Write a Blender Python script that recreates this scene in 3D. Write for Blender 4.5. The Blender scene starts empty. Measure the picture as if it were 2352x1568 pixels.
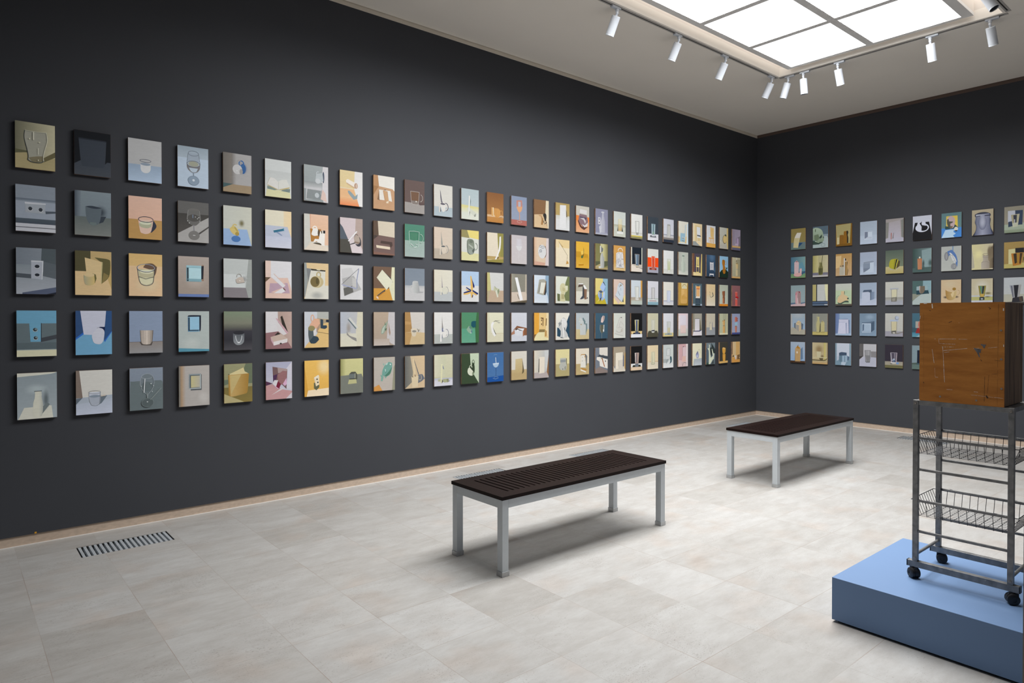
import bpy, bmesh, math, random
from mathutils import Vector, Matrix
random.seed(7)
S = bpy.context.scene
C = S.collection

# ------------------------------------------------------------------ helpers
def lin(c):
    return c/12.92 if c <= 0.04045 else ((c+0.055)/1.055)**2.4
def hexlin(h):
    if len(h) == 3: h = ''.join(k*2 for k in h)
    return tuple(lin(int(h[i:i+2], 16)/255) for i in (0, 2, 4))

class MB:
    def __init__(s): s.v = []; s.f = []
    def add(s, vs, fs):
        o = len(s.v); s.v += [tuple(v) for v in vs]; s.f += [tuple(i+o for i in f) for f in fs]
    def box(s, x0, y0, z0, x1, y1, z1):
        x0, x1 = sorted((x0, x1)); y0, y1 = sorted((y0, y1)); z0, z1 = sorted((z0, z1))
        s.add([(x0,y0,z0),(x1,y0,z0),(x1,y1,z0),(x0,y1,z0),(x0,y0,z1),(x1,y0,z1),(x1,y1,z1),(x0,y1,z1)],
              [(0,3,2,1),(4,5,6,7),(0,1,5,4),(1,2,6,5),(2,3,7,6),(3,0,4,7)])
    def tube(s, a, b, r, n=8, r2=None, cap=True):
        a = Vector(a); b = Vector(b); d = (b-a).normalized()
        u = d.orthogonal().normalized(); w = d.cross(u)
        r2 = r if r2 is None else r2
        vs = []
        for p, rr in ((a, r), (b, r2)):
            for k in range(n):
                t = 2*math.pi*k/n
                vs.append(p+u*(rr*math.cos(t))+w*(rr*math.sin(t)))
        fs = [(k, (k+1) % n, n+(k+1) % n, n+k) for k in range(n)]
        if cap: fs += [tuple(reversed(range(n))), tuple(range(n, 2*n))]
        s.add(vs, fs)
    def lathe(s, a, axis, prof, n=24):
        """prof: list of (distance along axis, radius); closed by the profile itself"""
        a = Vector(a); d = Vector(axis).normalized(); u = d.orthogonal().normalized(); w = d.cross(u)
        vs = []; fs = []
        for (t, r) in prof:
            for k in range(n):
                q = 2*math.pi*k/n
                vs.append(a+d*t+u*(r*math.cos(q))+w*(r*math.sin(q)))
        for i in range(len(prof)-1):
            for k in range(n):
                fs.append((i*n+k, i*n+(k+1) % n, (i+1)*n+(k+1) % n, (i+1)*n+k))
        fs.append(tuple(reversed(range(n)))); fs.append(tuple(range((len(prof)-1)*n, len(prof)*n)))
        s.add(vs, fs)
    def quad(s, a, b, c, d): s.add([a, b, c, d], [(0, 1, 2, 3)])
    def build(s, name, mat, parent=None, bevel=0, smooth=False, loc=None):
        me = bpy.data.meshes.new(name); me.from_pydata(s.v, [], s.f)
        bm = bmesh.new(); bm.from_mesh(me)
        bmesh.ops.recalc_face_normals(bm, faces=bm.faces)
        bm.to_mesh(me); bm.free()
        me.materials.append(mat)
        o = bpy.data.objects.new(name, me); C.objects.link(o)
        if smooth:
            for p in me.polygons: p.use_smooth = True
            try: me.set_sharp_from_angle(angle=math.radians(35))
            except Exception: pass
        if bevel:
            m = o.modifiers.new('bevel', 'BEVEL'); m.width = bevel; m.segments = 2
            m.limit_method = 'ANGLE'; m.angle_limit = math.radians(40)
        if parent: o.parent = parent
        if loc is not None: o.location = loc
        return o

def thing(name, loc=(0,0,0), rz=0, label=None, cat=None, group=None, kind=None):
    o = bpy.data.objects.new(name, None); o.empty_display_size = .05; C.objects.link(o)
    o.location = loc; o.rotation_euler = (0, 0, rz)
    return tag(o, label, cat, group, kind)
def tag(o, label=None, cat=None, group=None, kind=None):
    if label: o['label'] = label
    if cat: o['category'] = cat
    if group: o['group'] = group
    if kind: o['kind'] = kind
    return o
def copy_tree(o, parent=None):
    c = o.copy(); C.objects.link(c)
    if parent: c.parent = parent
    for ch in list(o.children): copy_tree(ch, c)
    return c

# ------------------------------------------------------------------ materials
def new_mat(name):
    m = bpy.data.materials.new(name); m.use_nodes = True
    nt = m.node_tree; b = nt.nodes['Principled BSDF']
    return m, nt, b
def plain(name, col, rough=.5, metal=0, spec=.5, noise=0, scale=8, bump=0, bscale=200, stretch=None):
    m, nt, b = new_mat(name)
    b.inputs['Roughness'].default_value = rough; b.inputs['Metallic'].default_value = metal
    b.inputs['Specular IOR Level'].default_value = spec
    tc = nt.nodes.new('ShaderNodeTexCoord'); mp = nt.nodes.new('ShaderNodeMapping')
    nt.links.new(tc.outputs['Object'], mp.inputs['Vector'])
    if stretch: mp.inputs['Scale'].default_value = stretch
    nz = nt.nodes.new('ShaderNodeTexNoise'); nz.inputs['Scale'].default_value = scale; nz.inputs['Detail'].default_value = 5
    nt.links.new(mp.outputs[0], nz.inputs['Vector'])
    rp = nt.nodes.new('ShaderNodeValToRGB')
    lo = tuple(max(0, c*(1-noise)) for c in col)+(1,); hi = tuple(min(1, c*(1+noise)) for c in col)+(1,)
    rp.color_ramp.elements[0].color = lo; rp.color_ramp.elements[1].color = hi
    rp.color_ramp.elements[0].position = .3; rp.color_ramp.elements[1].position = .7
    nt.links.new(nz.outputs['Fac'], rp.inputs['Fac']); nt.links.new(rp.outputs['Color'], b.inputs['Base Color'])
    if bump:
        n2 = nt.nodes.new('ShaderNodeTexNoise'); n2.inputs['Scale'].default_value = bscale
        nt.links.new(mp.outputs[0], n2.inputs['Vector'])
        bp = nt.nodes.new('ShaderNodeBump'); bp.inputs['Strength'].default_value = bump; bp.inputs['Distance'].default_value = .002
        nt.links.new(n2.outputs['Fac'], bp.inputs['Height']); nt.links.new(bp.outputs['Normal'], b.inputs['Normal'])
    return m
def emit(name, col, strength):
    m = bpy.data.materials.new(name); m.use_nodes = True; nt = m.node_tree
    nt.nodes.remove(nt.nodes['Principled BSDF']); e = nt.nodes.new('ShaderNodeEmission')
    e.inputs['Color'].default_value = (*col, 1); e.inputs['Strength'].default_value = strength
    nt.links.new(e.outputs[0], nt.nodes['Material Output'].inputs['Surface'])
    return m

def floor_mat():
    m, nt, b = new_mat('limestone_tiles'); N = nt.nodes.new; L = nt.links.new
    def math_(op, a, c=None):
        n = N('ShaderNodeMath'); n.operation = op
        for i, v in enumerate((a, c)):
            if v is None: continue
            if isinstance(v, (int, float)): n.inputs[i].default_value = v
            else: L(v, n.inputs[i])
        return n.outputs[0]
    tc = N('ShaderNodeTexCoord'); sp = N('ShaderNodeSeparateXYZ'); L(tc.outputs['Object'], sp.inputs[0])
    tx = math_('DIVIDE', math_('ADD', sp.outputs[0], 9.335), .4467)
    ty = math_('DIVIDE', math_('ADD', sp.outputs[1], 9.552), .4412)
    ix, iy = math_('FLOOR', tx), math_('FLOOR', ty)
    fx, fy = math_('FRACT', tx), math_('FRACT', ty)
    dx = math_('MINIMUM', fx, math_('SUBTRACT', 1, fx)); dy = math_('MINIMUM', fy, math_('SUBTRACT', 1, fy))
    dm = math_('MINIMUM', dx, dy)
    wn = N('ShaderNodeTexWhiteNoise'); wn.noise_dimensions = '2D'
    cb = N('ShaderNodeCombineXYZ'); L(ix, cb.inputs[0]); L(iy, cb.inputs[1]); L(cb.outputs[0], wn.inputs['Vector'])
    # per tile tone
    r1 = N('ShaderNodeValToRGB'); cr = r1.color_ramp
    tones = [(0, FT[0]), (.3, FT[1]), (.55, FT[2]), (.8, FT[3]), (1, FT[4])]
    cr.elements[0].position = 0; cr.elements[0].color = (*tones[0][1], 1)
    cr.elements[1].position = 1; cr.elements[1].color = (*tones[-1][1], 1)
    for p_, c_ in tones[1:-1]:
        e = cr.elements.new(p_); e.color = (*c_, 1)
    L(wn.outputs['Value'], r1.inputs['Fac'])
    # mottling, stretched along the vein and shifted tile by tile
    off = N('ShaderNodeVectorMath'); off.operation = 'MULTIPLY_ADD'
    off.inputs[1].default_value = (9, 9, 9); L(wn.outputs['Color'], off.inputs[0]); L(tc.outputs['Object'], off.inputs[2])
    mp = N('ShaderNodeMapping'); mp.inputs['Scale'].default_value = (1.6, 4.2, 1); mp.inputs['Rotation'].default_value = (0, 0, .12)
    L(off.outputs[0], mp.inputs[0])
    n1 = N('ShaderNodeTexNoise'); n1.inputs['Scale'].default_value = 2.6; n1.inputs['Detail'].default_value = 9; n1.inputs['Roughness'].default_value = .72
    L(mp.outputs[0], n1.inputs['Vector'])
    r2 = N('ShaderNodeValToRGB'); r2.color_ramp.elements[0].position = .33; r2.color_ramp.elements[1].position = .66
    r2.color_ramp.elements[0].color = (.84, .812, .792, 1); r2.color_ramp.elements[1].color = (1.04, 1.04, 1.038, 1)
    L(n1.outputs['Fac'], r2.inputs['Fac'])
    mx = N('ShaderNodeMix'); mx.data_type = 'RGBA'; mx.blend_type = 'MULTIPLY'; mx.inputs[0].default_value = 1
    L(r1.outputs[0], mx.inputs[6]); L(r2.outputs[0], mx.inputs[7])
    # pinkish clouds
    n4 = N('ShaderNodeTexNoise'); n4.inputs['Scale'].default_value = 3.2; L(off.outputs[0], n4.inputs['Vector'])
    r4 = N('ShaderNodeValToRGB'); r4.color_ramp.elements[0].position = .54; r4.color_ramp.elements[1].position = .74
    r4.color_ramp.elements[0].color = (0, 0, 0, 1); r4.color_ramp.elements[1].color = (.55, .55, .55, 1)
    L(n4.outputs['Fac'], r4.inputs['Fac'])
    mp_ = N('ShaderNodeMix'); mp_.data_type = 'RGBA'; mp_.blend_type = 'MULTIPLY'; mp_.inputs[7].default_value = (1.0, .89, .82, 1)
    L(r4.outputs[0], mp_.inputs[0]); L(mx.outputs[2], mp_.inputs[6])
    # small dark fossil specks, thicker on some tiles
    mp2 = N('ShaderNodeMapping'); mp2.inputs['Scale'].default_value = (1, 2.2, 1); L(off.outputs[0], mp2.inputs[0])
    n3 = N('ShaderNodeTexNoise'); n3.inputs['Scale'].default_value = 95; n3.inputs['Detail'].default_value = 3
    L(mp2.outputs[0], n3.inputs['Vector'])
    dens = N('ShaderNodeTexNoise'); dens.inputs['Scale'].default_value = 3.5; dens.inputs['Detail'].default_value = 4; L(off.outputs[0], dens.inputs['Vector'])
    sm = math_('ADD', n3.outputs['Fac'], math_('MULTIPLY', dens.outputs['Fac'], .36))
    r3 = N('ShaderNodeValToRGB'); r3.color_ramp.elements[0].position = .815; r3.color_ramp.elements[1].position = .905
    r3.color_ramp.elements[0].color = (0, 0, 0, 1); r3.color_ramp.elements[1].color = (.6, .6, .6, 1)
    L(sm, r3.inputs['Fac'])
    ms = N('ShaderNodeMix'); ms.data_type = 'RGBA'; ms.inputs[7].default_value = (.23, .20, .18, 1)
    L(r3.outputs[0], ms.inputs[0]); L(mp_.outputs[2], ms.inputs[6])
    # joints
    jl = math_('LESS_THAN', dm, .0034)
    jn = N('ShaderNodeTexNoise'); jn.inputs['Scale'].default_value = 1.7; L(tc.outputs['Object'], jn.inputs['Vector'])
    jr = N('ShaderNodeValToRGB'); jr.color_ramp.elements[0].position = .4; jr.color_ramp.elements[1].position = .62
    jr.color_ramp.elements[0].color = (.15, .15, .15, 1); jr.color_ramp.elements[1].color = (.75, .75, .75, 1)
    L(jn.outputs['Fac'], jr.inputs['Fac'])
    jf = math_('MULTIPLY', jl, jr.outputs[0])
    mj = N('ShaderNodeMix'); mj.data_type = 'RGBA'; mj.inputs[7].default_value = (.29, .22, .18, 1)
    L(jf, mj.inputs[0]); L(ms.outputs[2], mj.inputs[6])
    L(mj.outputs[2], b.inputs['Base Color'])
    b.inputs['Roughness'].default_value = .42; b.inputs['Specular IOR Level'].default_value = .35
    return m

def wood_mat(name, c0, c1, scale, rough=.5, axis=(1, 1, 12), c2=None, spec=.35):
    m, nt, b = new_mat(name); N = nt.nodes.new; L = nt.links.new
    tc = N('ShaderNodeTexCoord'); mp = N('ShaderNodeMapping'); mp.inputs['Scale'].default_value = axis
    L(tc.outputs['Object'], mp.inputs[0])
    n = N('ShaderNodeTexNoise'); n.inputs['Scale'].default_value = scale; n.inputs['Detail'].default_value = 8; n.inputs['Roughness'].default_value = .65
    L(mp.outputs[0], n.inputs['Vector'])
    r = N('ShaderNodeValToRGB'); r.color_ramp.elements[0].position = .32; r.color_ramp.elements[1].position = .68
    r.color_ramp.elements[0].color = (*c0, 1); r.color_ramp.elements[1].color = (*c1, 1)
    if c2:
        e = r.color_ramp.elements.new(.74); e.color = (*c2, 1); r.color_ramp.elements[1].position = .62
    L(n.outputs['Fac'], r.inputs['Fac']); L(r.outputs[0], b.inputs['Base Color'])
    b.inputs['Roughness'].default_value = rough; b.inputs['Specular IOR Level'].default_value = spec
    return m

def steel_mat():
    m, nt, b = new_mat('worn_grey_steel'); N = nt.nodes.new; L = nt.links.new
    tc = N('ShaderNodeTexCoord')
    n = N('ShaderNodeTexNoise'); n.inputs['Scale'].default_value = 28; n.inputs['Detail'].default_value = 6; L(tc.outputs['Object'], n.inputs['Vector'])
    r = N('ShaderNodeValToRGB'); r.color_ramp.elements[0].color = (.17, .17, .17, 1); r.color_ramp.elements[1].color = (.31, .305, .30, 1)
    r.color_ramp.elements[0].position = .3; r.color_ramp.elements[1].position = .7
    L(n.outputs['Fac'], r.inputs['Fac'])
    n2 = N('ShaderNodeTexNoise'); n2.inputs['Scale'].default_value = 55; n2.inputs['Detail'].default_value = 3; L(tc.outputs['Object'], n2.inputs['Vector'])
    r2 = N('ShaderNodeValToRGB'); r2.color_ramp.elements[0].position = .70; r2.color_ramp.elements[1].position = .74
    r2.color_ramp.elements[0].color = (0, 0, 0, 1); r2.color_ramp.elements[1].color = (1, 1, 1, 1); L(n2.outputs['Fac'], r2.inputs['Fac'])
    mx = N('ShaderNodeMix'); mx.data_type = 'RGBA'; mx.inputs[7].default_value = (.40, .39, .34, 1)
    L(r2.outputs[0], mx.inputs[0]); L(r.outputs[0], mx.inputs[6]); L(mx.outputs[2], b.inputs['Base Color'])
    b.inputs['Roughness'].default_value = .42; b.inputs['Metallic'].default_value = .45
    return m

def paint_mat():
    m, nt, b = new_mat('oil_paint'); N = nt.nodes.new; L = nt.links.new
    a = N('ShaderNodeVertexColor'); a.layer_name = 'paint'
    tc = N('ShaderNodeTexCoord'); n = N('ShaderNodeTexNoise'); n.inputs['Scale'].default_value = 35; n.inputs['Detail'].default_value = 4
    mp = N('ShaderNodeMapping'); mp.inputs['Scale'].default_value = (1, 1, 3); L(tc.outputs['Object'], mp.inputs[0]); L(mp.outputs[0], n.inputs['Vector'])
    r = N('ShaderNodeValToRGB'); r.color_ramp.elements[0].color = (.965, .965, .965, 1); r.color_ramp.elements[1].color = (1.03, 1.03, 1.03, 1)
    r.color_ramp.elements[0].position = .3; r.color_ramp.elements[1].position = .7
    L(n.outputs['Fac'], r.inputs['Fac'])
    mx = N('ShaderNodeMix'); mx.data_type = 'RGBA'; mx.blend_type = 'MULTIPLY'; mx.inputs[0].default_value = 1
    L(a.outputs['Color'], mx.inputs[6]); L(r.outputs[0], mx.inputs[7]); L(mx.outputs[2], b.inputs['Base Color'])
    b.inputs['Roughness'].default_value = .6; b.inputs['Specular IOR Level'].default_value = .25
    return m

# tunables -----------------------------------------------------------
FT = [(.412,.398,.378), (.468,.459,.445), (.449,.438,.421), (.492,.487,.477), (.440,.425,.405)]
WALL_COL = (.060, .063, .072)
PANE_E = 1.6
LAMP_W = 31.0
ROW6 = .55   # last pair of lamps dimmed to keep the long wall's left end dark
SPREAD = 159
SKY_E = 2.4
EXPO = 0.0

M = dict(
    wall=plain('dark_grey_wall_paint', WALL_COL, .6, spec=.12, noise=.03, scale=1.2),
    ceil=plain('warm_ceiling_paint', (.92, .87, .80), .8, spec=.2, noise=.02, scale=1),
    trim_shade=plain('shaded_trim_paint', (.14, .10, .085), .7, spec=.2, noise=.03),  # same beige trim, with the end wall's shade put into its colour
    trim=plain('lit_beige_trim_paint', (.80, .73, .63), .7, spec=.2, noise=.03),  # trim colour lightened to carry the strong light on the long wall
    base=plain('beige_limestone', (.56, .44, .345), .6, spec=.3, noise=.10, scale=30, stretch=(1, 1, 2)),
    grout=plain('white_grout', (.78, .74, .70), .8),
    floor=floor_mat(),
    white=plain('white_lacquer', (.60, .63, .68), .4, noise=.01),
    well=plain('white_plaster', (.82, .76, .70), .8, spec=.2, noise=.02, scale=2),
    frame=plain('grey_frame_paint', (.86, .85, .84), .5, noise=.03),
    trackm=plain('grey_aluminium', (.44, .42, .40), .5, noise=.04),
    slot=plain('black_slot', (.015, .014, .013), .6),
    lens=plain('black_lens', (.008, .008, .01), .2),
    grille=plain('galvanised_metal', (.52, .55, .58), .42, metal=.2, noise=.12, scale=20),
    pit=plain('dark_duct', (.03, .03, .03), .8),
    bench=wood_mat('dark_stained_wood', (.005, .002, .0015), (.014, .005, .004), 3, .5, (2, 30, 2), spec=.12),
    silver=plain('silver_painted_metal', (.58, .62, .65), .42, metal=.1, noise=.02, scale=30),
    chrome=plain('brushed_foot_metal', (.50, .51, .52), .35, metal=.6, noise=.08, scale=40),
    blue=plain('pale_blue_lacquer', (.165, .265, .455), .55, spec=.3, noise=.02, scale=2),
    dark=plain('black_base', (.02, .02, .02), .8),
    steel=steel_mat(),
    black=plain('black_plastic', (.012, .012, .014), .45, noise=.2, scale=30),
    wire=plain('dark_wire', (.05, .05, .055), .4, metal=.4, noise=.3, scale=60),
    ply=wood_mat('orange_varnished_plywood', (.34, .118, .020), (.58, .235, .048), 2.6, .48, (1, 1.3, 7)),
    side=wood_mat('weathered_brown_board', (.060, .030, .018), (.36, .225, .13), 2.2, .6, (13, 13, .9), (.62, .62, .60)),
    scratch=plain('pale_scratches', (.85, .80, .72), .8, noise=.2, scale=80),
    mark=plain('dark_marks', (.05, .025, .012), .8, noise=.3, scale=80),
    graym=plain('grey_paint_smear', (.12, .12, .13), .7, noise=.4, scale=60),
    screw=plain('screw_metal', (.33, .30, .27), .4, metal=.6, noise=.2, scale=90),
    panel=plain('wooden_panel_edge', (.30, .175, .105), .7, noise=.25, scale=30),
    oil=paint_mat(),
    yellow=plain('yellow_tape', (.75, .36, .02), .6),
    pane=emit('lit_opal_glass', (1.0, 1.0, 1.0), PANE_E),
    sky=emit('roof_daylight', (1.0, .98, .95), SKY_E),
)

ZC = 4.352            # ceiling height
RX, RY = -9.82, -5.22  # far ends of the room
OPX0, OPX1, OPY0, OPY1 = -7.66, -2.165, -3.70, -1.52   # laylight opening
DOOR = -8.194
BB = .0707

def struct(mb, name, mat, **k):
    o = mb.build(name, mat, **k); o['kind'] = 'structure'; return o

# ------------------------------------------------------------------ room shell
# floor with cut-outs for the floor grilles
GR = [(-9.022, -8.474, -.512, -.268), (-5.972, -5.40, -.512, -.268), (-4.40, -3.845, -.512, -.268), (-1.30, -.752, -.512, -.268),
      (-.49, -.245, -2.755, -2.205)]
xs = sorted({RX-.3, .02} | {g[0] for g in GR} | {g[1] for g in GR})
ys = sorted({-8.5, .03} | {g[2] for g in GR} | {g[3] for g in GR})
f = MB()
for i in range(len(xs)-1):
    for j in range(len(ys)-1):
        cx, cy = (xs[i]+xs[i+1])/2, (ys[j]+ys[j+1])/2
        if any(g[0] < cx < g[1] and g[2] < cy < g[3] for g in GR): continue
        f.box(xs[i], ys[j], -.03, xs[i+1], ys[j+1], 0)
# remove inner faces by welding
o = struct(f, 'floor', M['floor'])
b = MB(); b.box(RX, 0, BB, .1, .12, ZC-.045); struct(b, 'wall_left', M['wall'])
b = MB(); b.box(0, 0, BB, .12, RY, ZC-.045); struct(b, 'wall_right', M['wall'])
b = MB(); b.box(RX-.12, .12, 0, RX, RY-.3, ZC); struct(b, 'wall_end', M['wall'])
b = MB(); b.box(DOOR+.02, RY, 0, .12, RY-.28, ZC); b.box(RX, RY, 3.1, DOOR+.02, RY-.28, ZC); struct(b, 'wall_near', M['wall'])
b = MB(); b.box(DOOR, RY+.0012, 0, DOOR+.02, RY-.284, 3.1); struct(b, 'door_1', M['base'])
b = MB(); b.box(RX, .008, 0, 0.008, .03, BB); b.box(RX, .02, BB-.001, .02, .03, BB+.02); struct(b, 'baseboard_left', M['base'])
b = MB(); b.box(.008, .008, 0, .03, RY, BB); struct(b, 'baseboard_right', M['base'])
b = MB(); b.box(RX, .001, 0, .008, .009, .005); b.box(.001, .001, 0, .009, RY, .005); struct(b, 'trim_1', M['grout'])
b = MB(); b.box(RX, -.004, ZC-.045, .0, .1, ZC-.012); b.box(RX, .002, ZC-.012, .0, .1, ZC); struct(b, 'trim_2', M['trim'])
b = MB(); b.box(-.004, 0, ZC-.045, .1, RY, ZC-.012); b.box(.002, 0, ZC-.012, .1, RY, ZC); struct(b, 'trim_3', M['trim_shade'])
b = MB()
b.box(RX-.1, RY-.3, ZC, OPX0, .1, ZC+.1); b.box(OPX1, RY-.3, ZC, .1, .1, ZC+.1)
b.box(OPX0, RY-.3, ZC, OPX1, OPY0, ZC+.1); b.box(OPX0, OPY1, ZC, OPX1, .1, ZC+.1)
struct(b, 'ceiling', M['ceil'])
# the well above the opening and the roof light over it
b = MB(); t = .03; h1 = ZC+.23
b.box(OPX0-t, OPY0-t, ZC+.1, OPX0, OPY1+t, h1); b.box(OPX1, OPY0-t, ZC+.1, OPX1+t, OPY1+t, h1)
b.box(OPX0, OPY0-t, ZC+.1, OPX1, OPY0, h1); b.box(OPX0, OPY1, ZC+.1, OPX1, OPY1+t, h1)
for (x0, y0, x1, y1) in ((OPX0-.002, OPY0, OPX0, OPY1),):
    pass
struct(b, 'trim_4', M['well'])
b = MB()
e = .6
b.box(OPX0-e, OPY0-e, h1, OPX0-t, OPY1+e, h1+.02); b.box(OPX1+t, OPY0-e, h1, OPX1+e, OPY1+e, h1+.02)
b.box(OPX0-t, OPY0-e, h1, OPX1+t, OPY0-t, h1+.02); b.box(OPX0-t, OPY1+t, h1, OPX1+t, OPY1+e, h1+.02)
zt = h1+.5
b.box(OPX0-e-.02, OPY0-e, h1, OPX0-e, OPY1+e, zt); b.box(OPX1+e, OPY0-e, h1, OPX1+e+.02, OPY1+e, zt)
b.box(OPX0-e, OPY0-e-.02, h1, OPX1+e, OPY0-e, zt); b.box(OPX0-e, OPY1+e, h1, OPX1+e, OPY1+e+.02, zt)
struct(b, 'trim_5', M['well'])
b = MB(); b.box(OPX0-e, OPY0-e, zt, OPX1+e, OPY1+e, zt+.02); struct(b, 'window_2', M['sky'])

# laylight: white box with a grey grid of bars and twelve opal panes
FX0, FX1, FY0, FY1 = -7.60, -2.213, -3.485, -1.650; FZ = ZC+.035
win = thing('window_1', (0, 0, 0), kind='structure')
PX = [(-2.266-.8915*k, -2.266-.8915*k-.826) for k in range(6)]
PY = [(-1.716, -2.534), (-2.606, -3.398)]
b = MB()
b.box(FX0, FY0, FZ, FX1, PY[1][1], FZ+.03); b.box(FX0, PY[0][0], FZ, FX1, FY1, FZ+.03); b.box(FX0, PY[0][1], FZ, FX1, PY[1][0], FZ+.03)
cuts = [FX1]+[v for p in PX for v in p]+[FX0]
for k in range(0, len(cuts), 2):
    for (ya, yb) in PY: b.box(cuts[k+1], yb, FZ, cuts[k], ya, FZ+.03)
b.build('frame', M['frame'], win)
b = MB(); zz = FZ+.18
b.box(FX0, FY0, FZ+.03, FX1, FY0+.02, zz); b.box(FX0, FY1-.02, FZ+.03, FX1, FY1, zz)
b.box(FX0, FY0+.02, FZ+.03, FX0+.02, FY1-.02, zz); b.box(FX1-.02, FY0+.02, FZ+.03, FX1, FY1-.02, zz)
b.box(FX0, FY0, zz, FX1, FY1, zz+.01)
b.build('casing', M['well'], win)
for (xa, xb) in PX:
    for (ya, yb) in PY:
        b = MB(); b.box(xb-.005, yb-.005, FZ+.010, xa+.005, ya+.005, FZ+.016); b.build('pane', M['pane'], win)
        ld = bpy.data.lights.new('laylight', 'AREA'); ld.shape = 'RECTANGLE'; ld.size = xa-xb-.01; ld.size_y = ya-yb-.01
        ld.energy = LAMP_W*(ROW6 if xa < -6.5 else 1); ld.spread = math.radians(SPREAD); ld.color = (.99, 1.0, 1.0)
        lo = bpy.data.objects.new('laylight', ld); C.objects.link(lo); lo.location = ((xa+xb)/2, (ya+yb)/2, FZ+.008)

# ------------------------------------------------------------------ light tracks
def track(label, x0, y0, x1, y1):
    t = thing('light_track', ((x0+x1)/2, (y0+y1)/2, ZC), label=label, cat='track', group='recessed light tracks around the skylight')
    cx, cy = (x0+x1)/2, (y0+y1)/2; hx, hy = (x1-x0)/2, (y1-y0)/2
    alongx = hx > hy; z = -.004
    b = MB()
    if alongx:
        b.box(-hx, -hy, z, hx, -.006, 0); b.box(-hx, .006, z, hx, hy, 0); b.box(-hx, -.006, z, -hx+.03, .006, 0); b.box(hx-.03, -.006, z, hx, .006, 0)
    else:
        b.box(-hx, -hy, z, -.006, hy, 0); b.box(.006, -hy, z, hx, hy, 0); b.box(-.006, -hy, z, .006, -hy+.03, 0); b.box(-.006, hy-.03, z, .006, hy, 0)
    b.build('rail', M['trackm'], t)
    b = MB()
    if alongx: b.box(-hx+.03, -.0059, -.0012, hx-.03, .0059, -.0002)
    else: b.box(-.0059, -hy+.03, -.0012, .0059, hy-.03, -.0002)
    b.build('slot', M['slot'], t)
track('grey light track with black slot beside the long painting wall', OPX0, OPY1+.022, OPX1+.02, OPY1+.064)
track('grey light track crossing the far end of the skylight', OPX1+.024, OPY0-.03, OPX1+.066, OPY1+.02)
track('grey light track at right edge of skylight, wide dark slot', OPX0, OPY0-.066, OPX1+.0, OPY0-.024)

def spot(x, y, d, label, alongx=True):
    """white cylinder spot: adapter in the track, short joint, tilted can"""
    t = thing('track_spotlight', (x, y, ZC), label=label, cat='spotlight', group='white cylinder spotlights on the ceiling tracks')
    b = MB(); L_ = .075
    if alongx: b.box(-L_, -.017, -.022, L_*.5, .017, -.0042)
    else: b.box(-.017, -L_, -.022, .017, L_*.5, -.0042)
    b.build('adapter', M['white'], t, bevel=.003)
    b = MB(); b.lathe((0, 0, -.022), (0, 0, -1), [(0, .016), (.018, .016), (.02, .012), (.045, .012)], 16)
    J = Vector((0, 0, -.062)); d = Vector(d).normalized()
    side = d.cross(Vector((0, 0, 1))).normalized() if abs(d.z) < .999 else Vector((1, 0, 0))
    b.tube((0, 0, -.055), J+d*.028, .010, 12)
    b.build('joint', M['white'], t, smooth=True)
    a = J+d*.022; r = .0395; Lb = .172
    b = MB()
    b.lathe(a, d, [(.004, .001), (.004, r*.55), (0, r*.6), (0, r-.003), (.003, r), (Lb-.012, r), (Lb-.011, r-.001), (Lb-.009, r), (Lb, r), (Lb, r-.003), (Lb-.006, r-.004), (Lb-.007, .001)], 32)
    b.build('housing', M['white'], t, smooth=True)
    b = MB(); b.lathe(a+d*(Lb-.0058), d, [(0, .002), (0, r-.0045), (.001, r-.0046), (.001, .002)], 32); b.build('lens', M['lens'], t)
    return t
TL = OPY1+.043; TR_ = OPX1+.045
s28 = (0, math.sin(math.radians(28)), -math.cos(math.radians(28)))
spot(-4.99, TL, s28, 'white spotlight nearest the camera on the long wall track')
spot(-4.06, TL, s28, 'second nearest white spotlight on the long wall track')
spot(-3.225, TL, s28, 'third nearest white spotlight on the long wall track')
spot(-2.26, TL, s28, 'white spotlight at far end of long wall track, by corner')
def tilt(ax, ay, deg):
    r = math.radians(deg); n = math.hypot(ax, ay)
    return (ax/n*math.sin(r), ay/n*math.sin(r), -math.cos(r))
spot(TR_, -1.605, tilt(.1, 1, 20), 'spotlight just right of skylight corner, leaning left', False)
spot(TR_, -1.785, tilt(1, 0, 8), 'almost upright white spotlight, second right of skylight corner', False)
spot(TR_, -2.175, tilt(1, 0, 23), 'right-tilted spotlight on far track, above middle of dark wall', False)
spot(TR_, -3.085, tilt(1, 0, 22), 'white spotlight on far track below the skylight right half', False)
spot(TR_, -3.59, tilt(1, -.1, 26), 'shaded grey-white spotlight at right end of far track', False)
spot(-2.94, OPY0-.045, tilt(.005, -.393, 27), 'large cut-off spotlight at top right showing its black opening')

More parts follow.
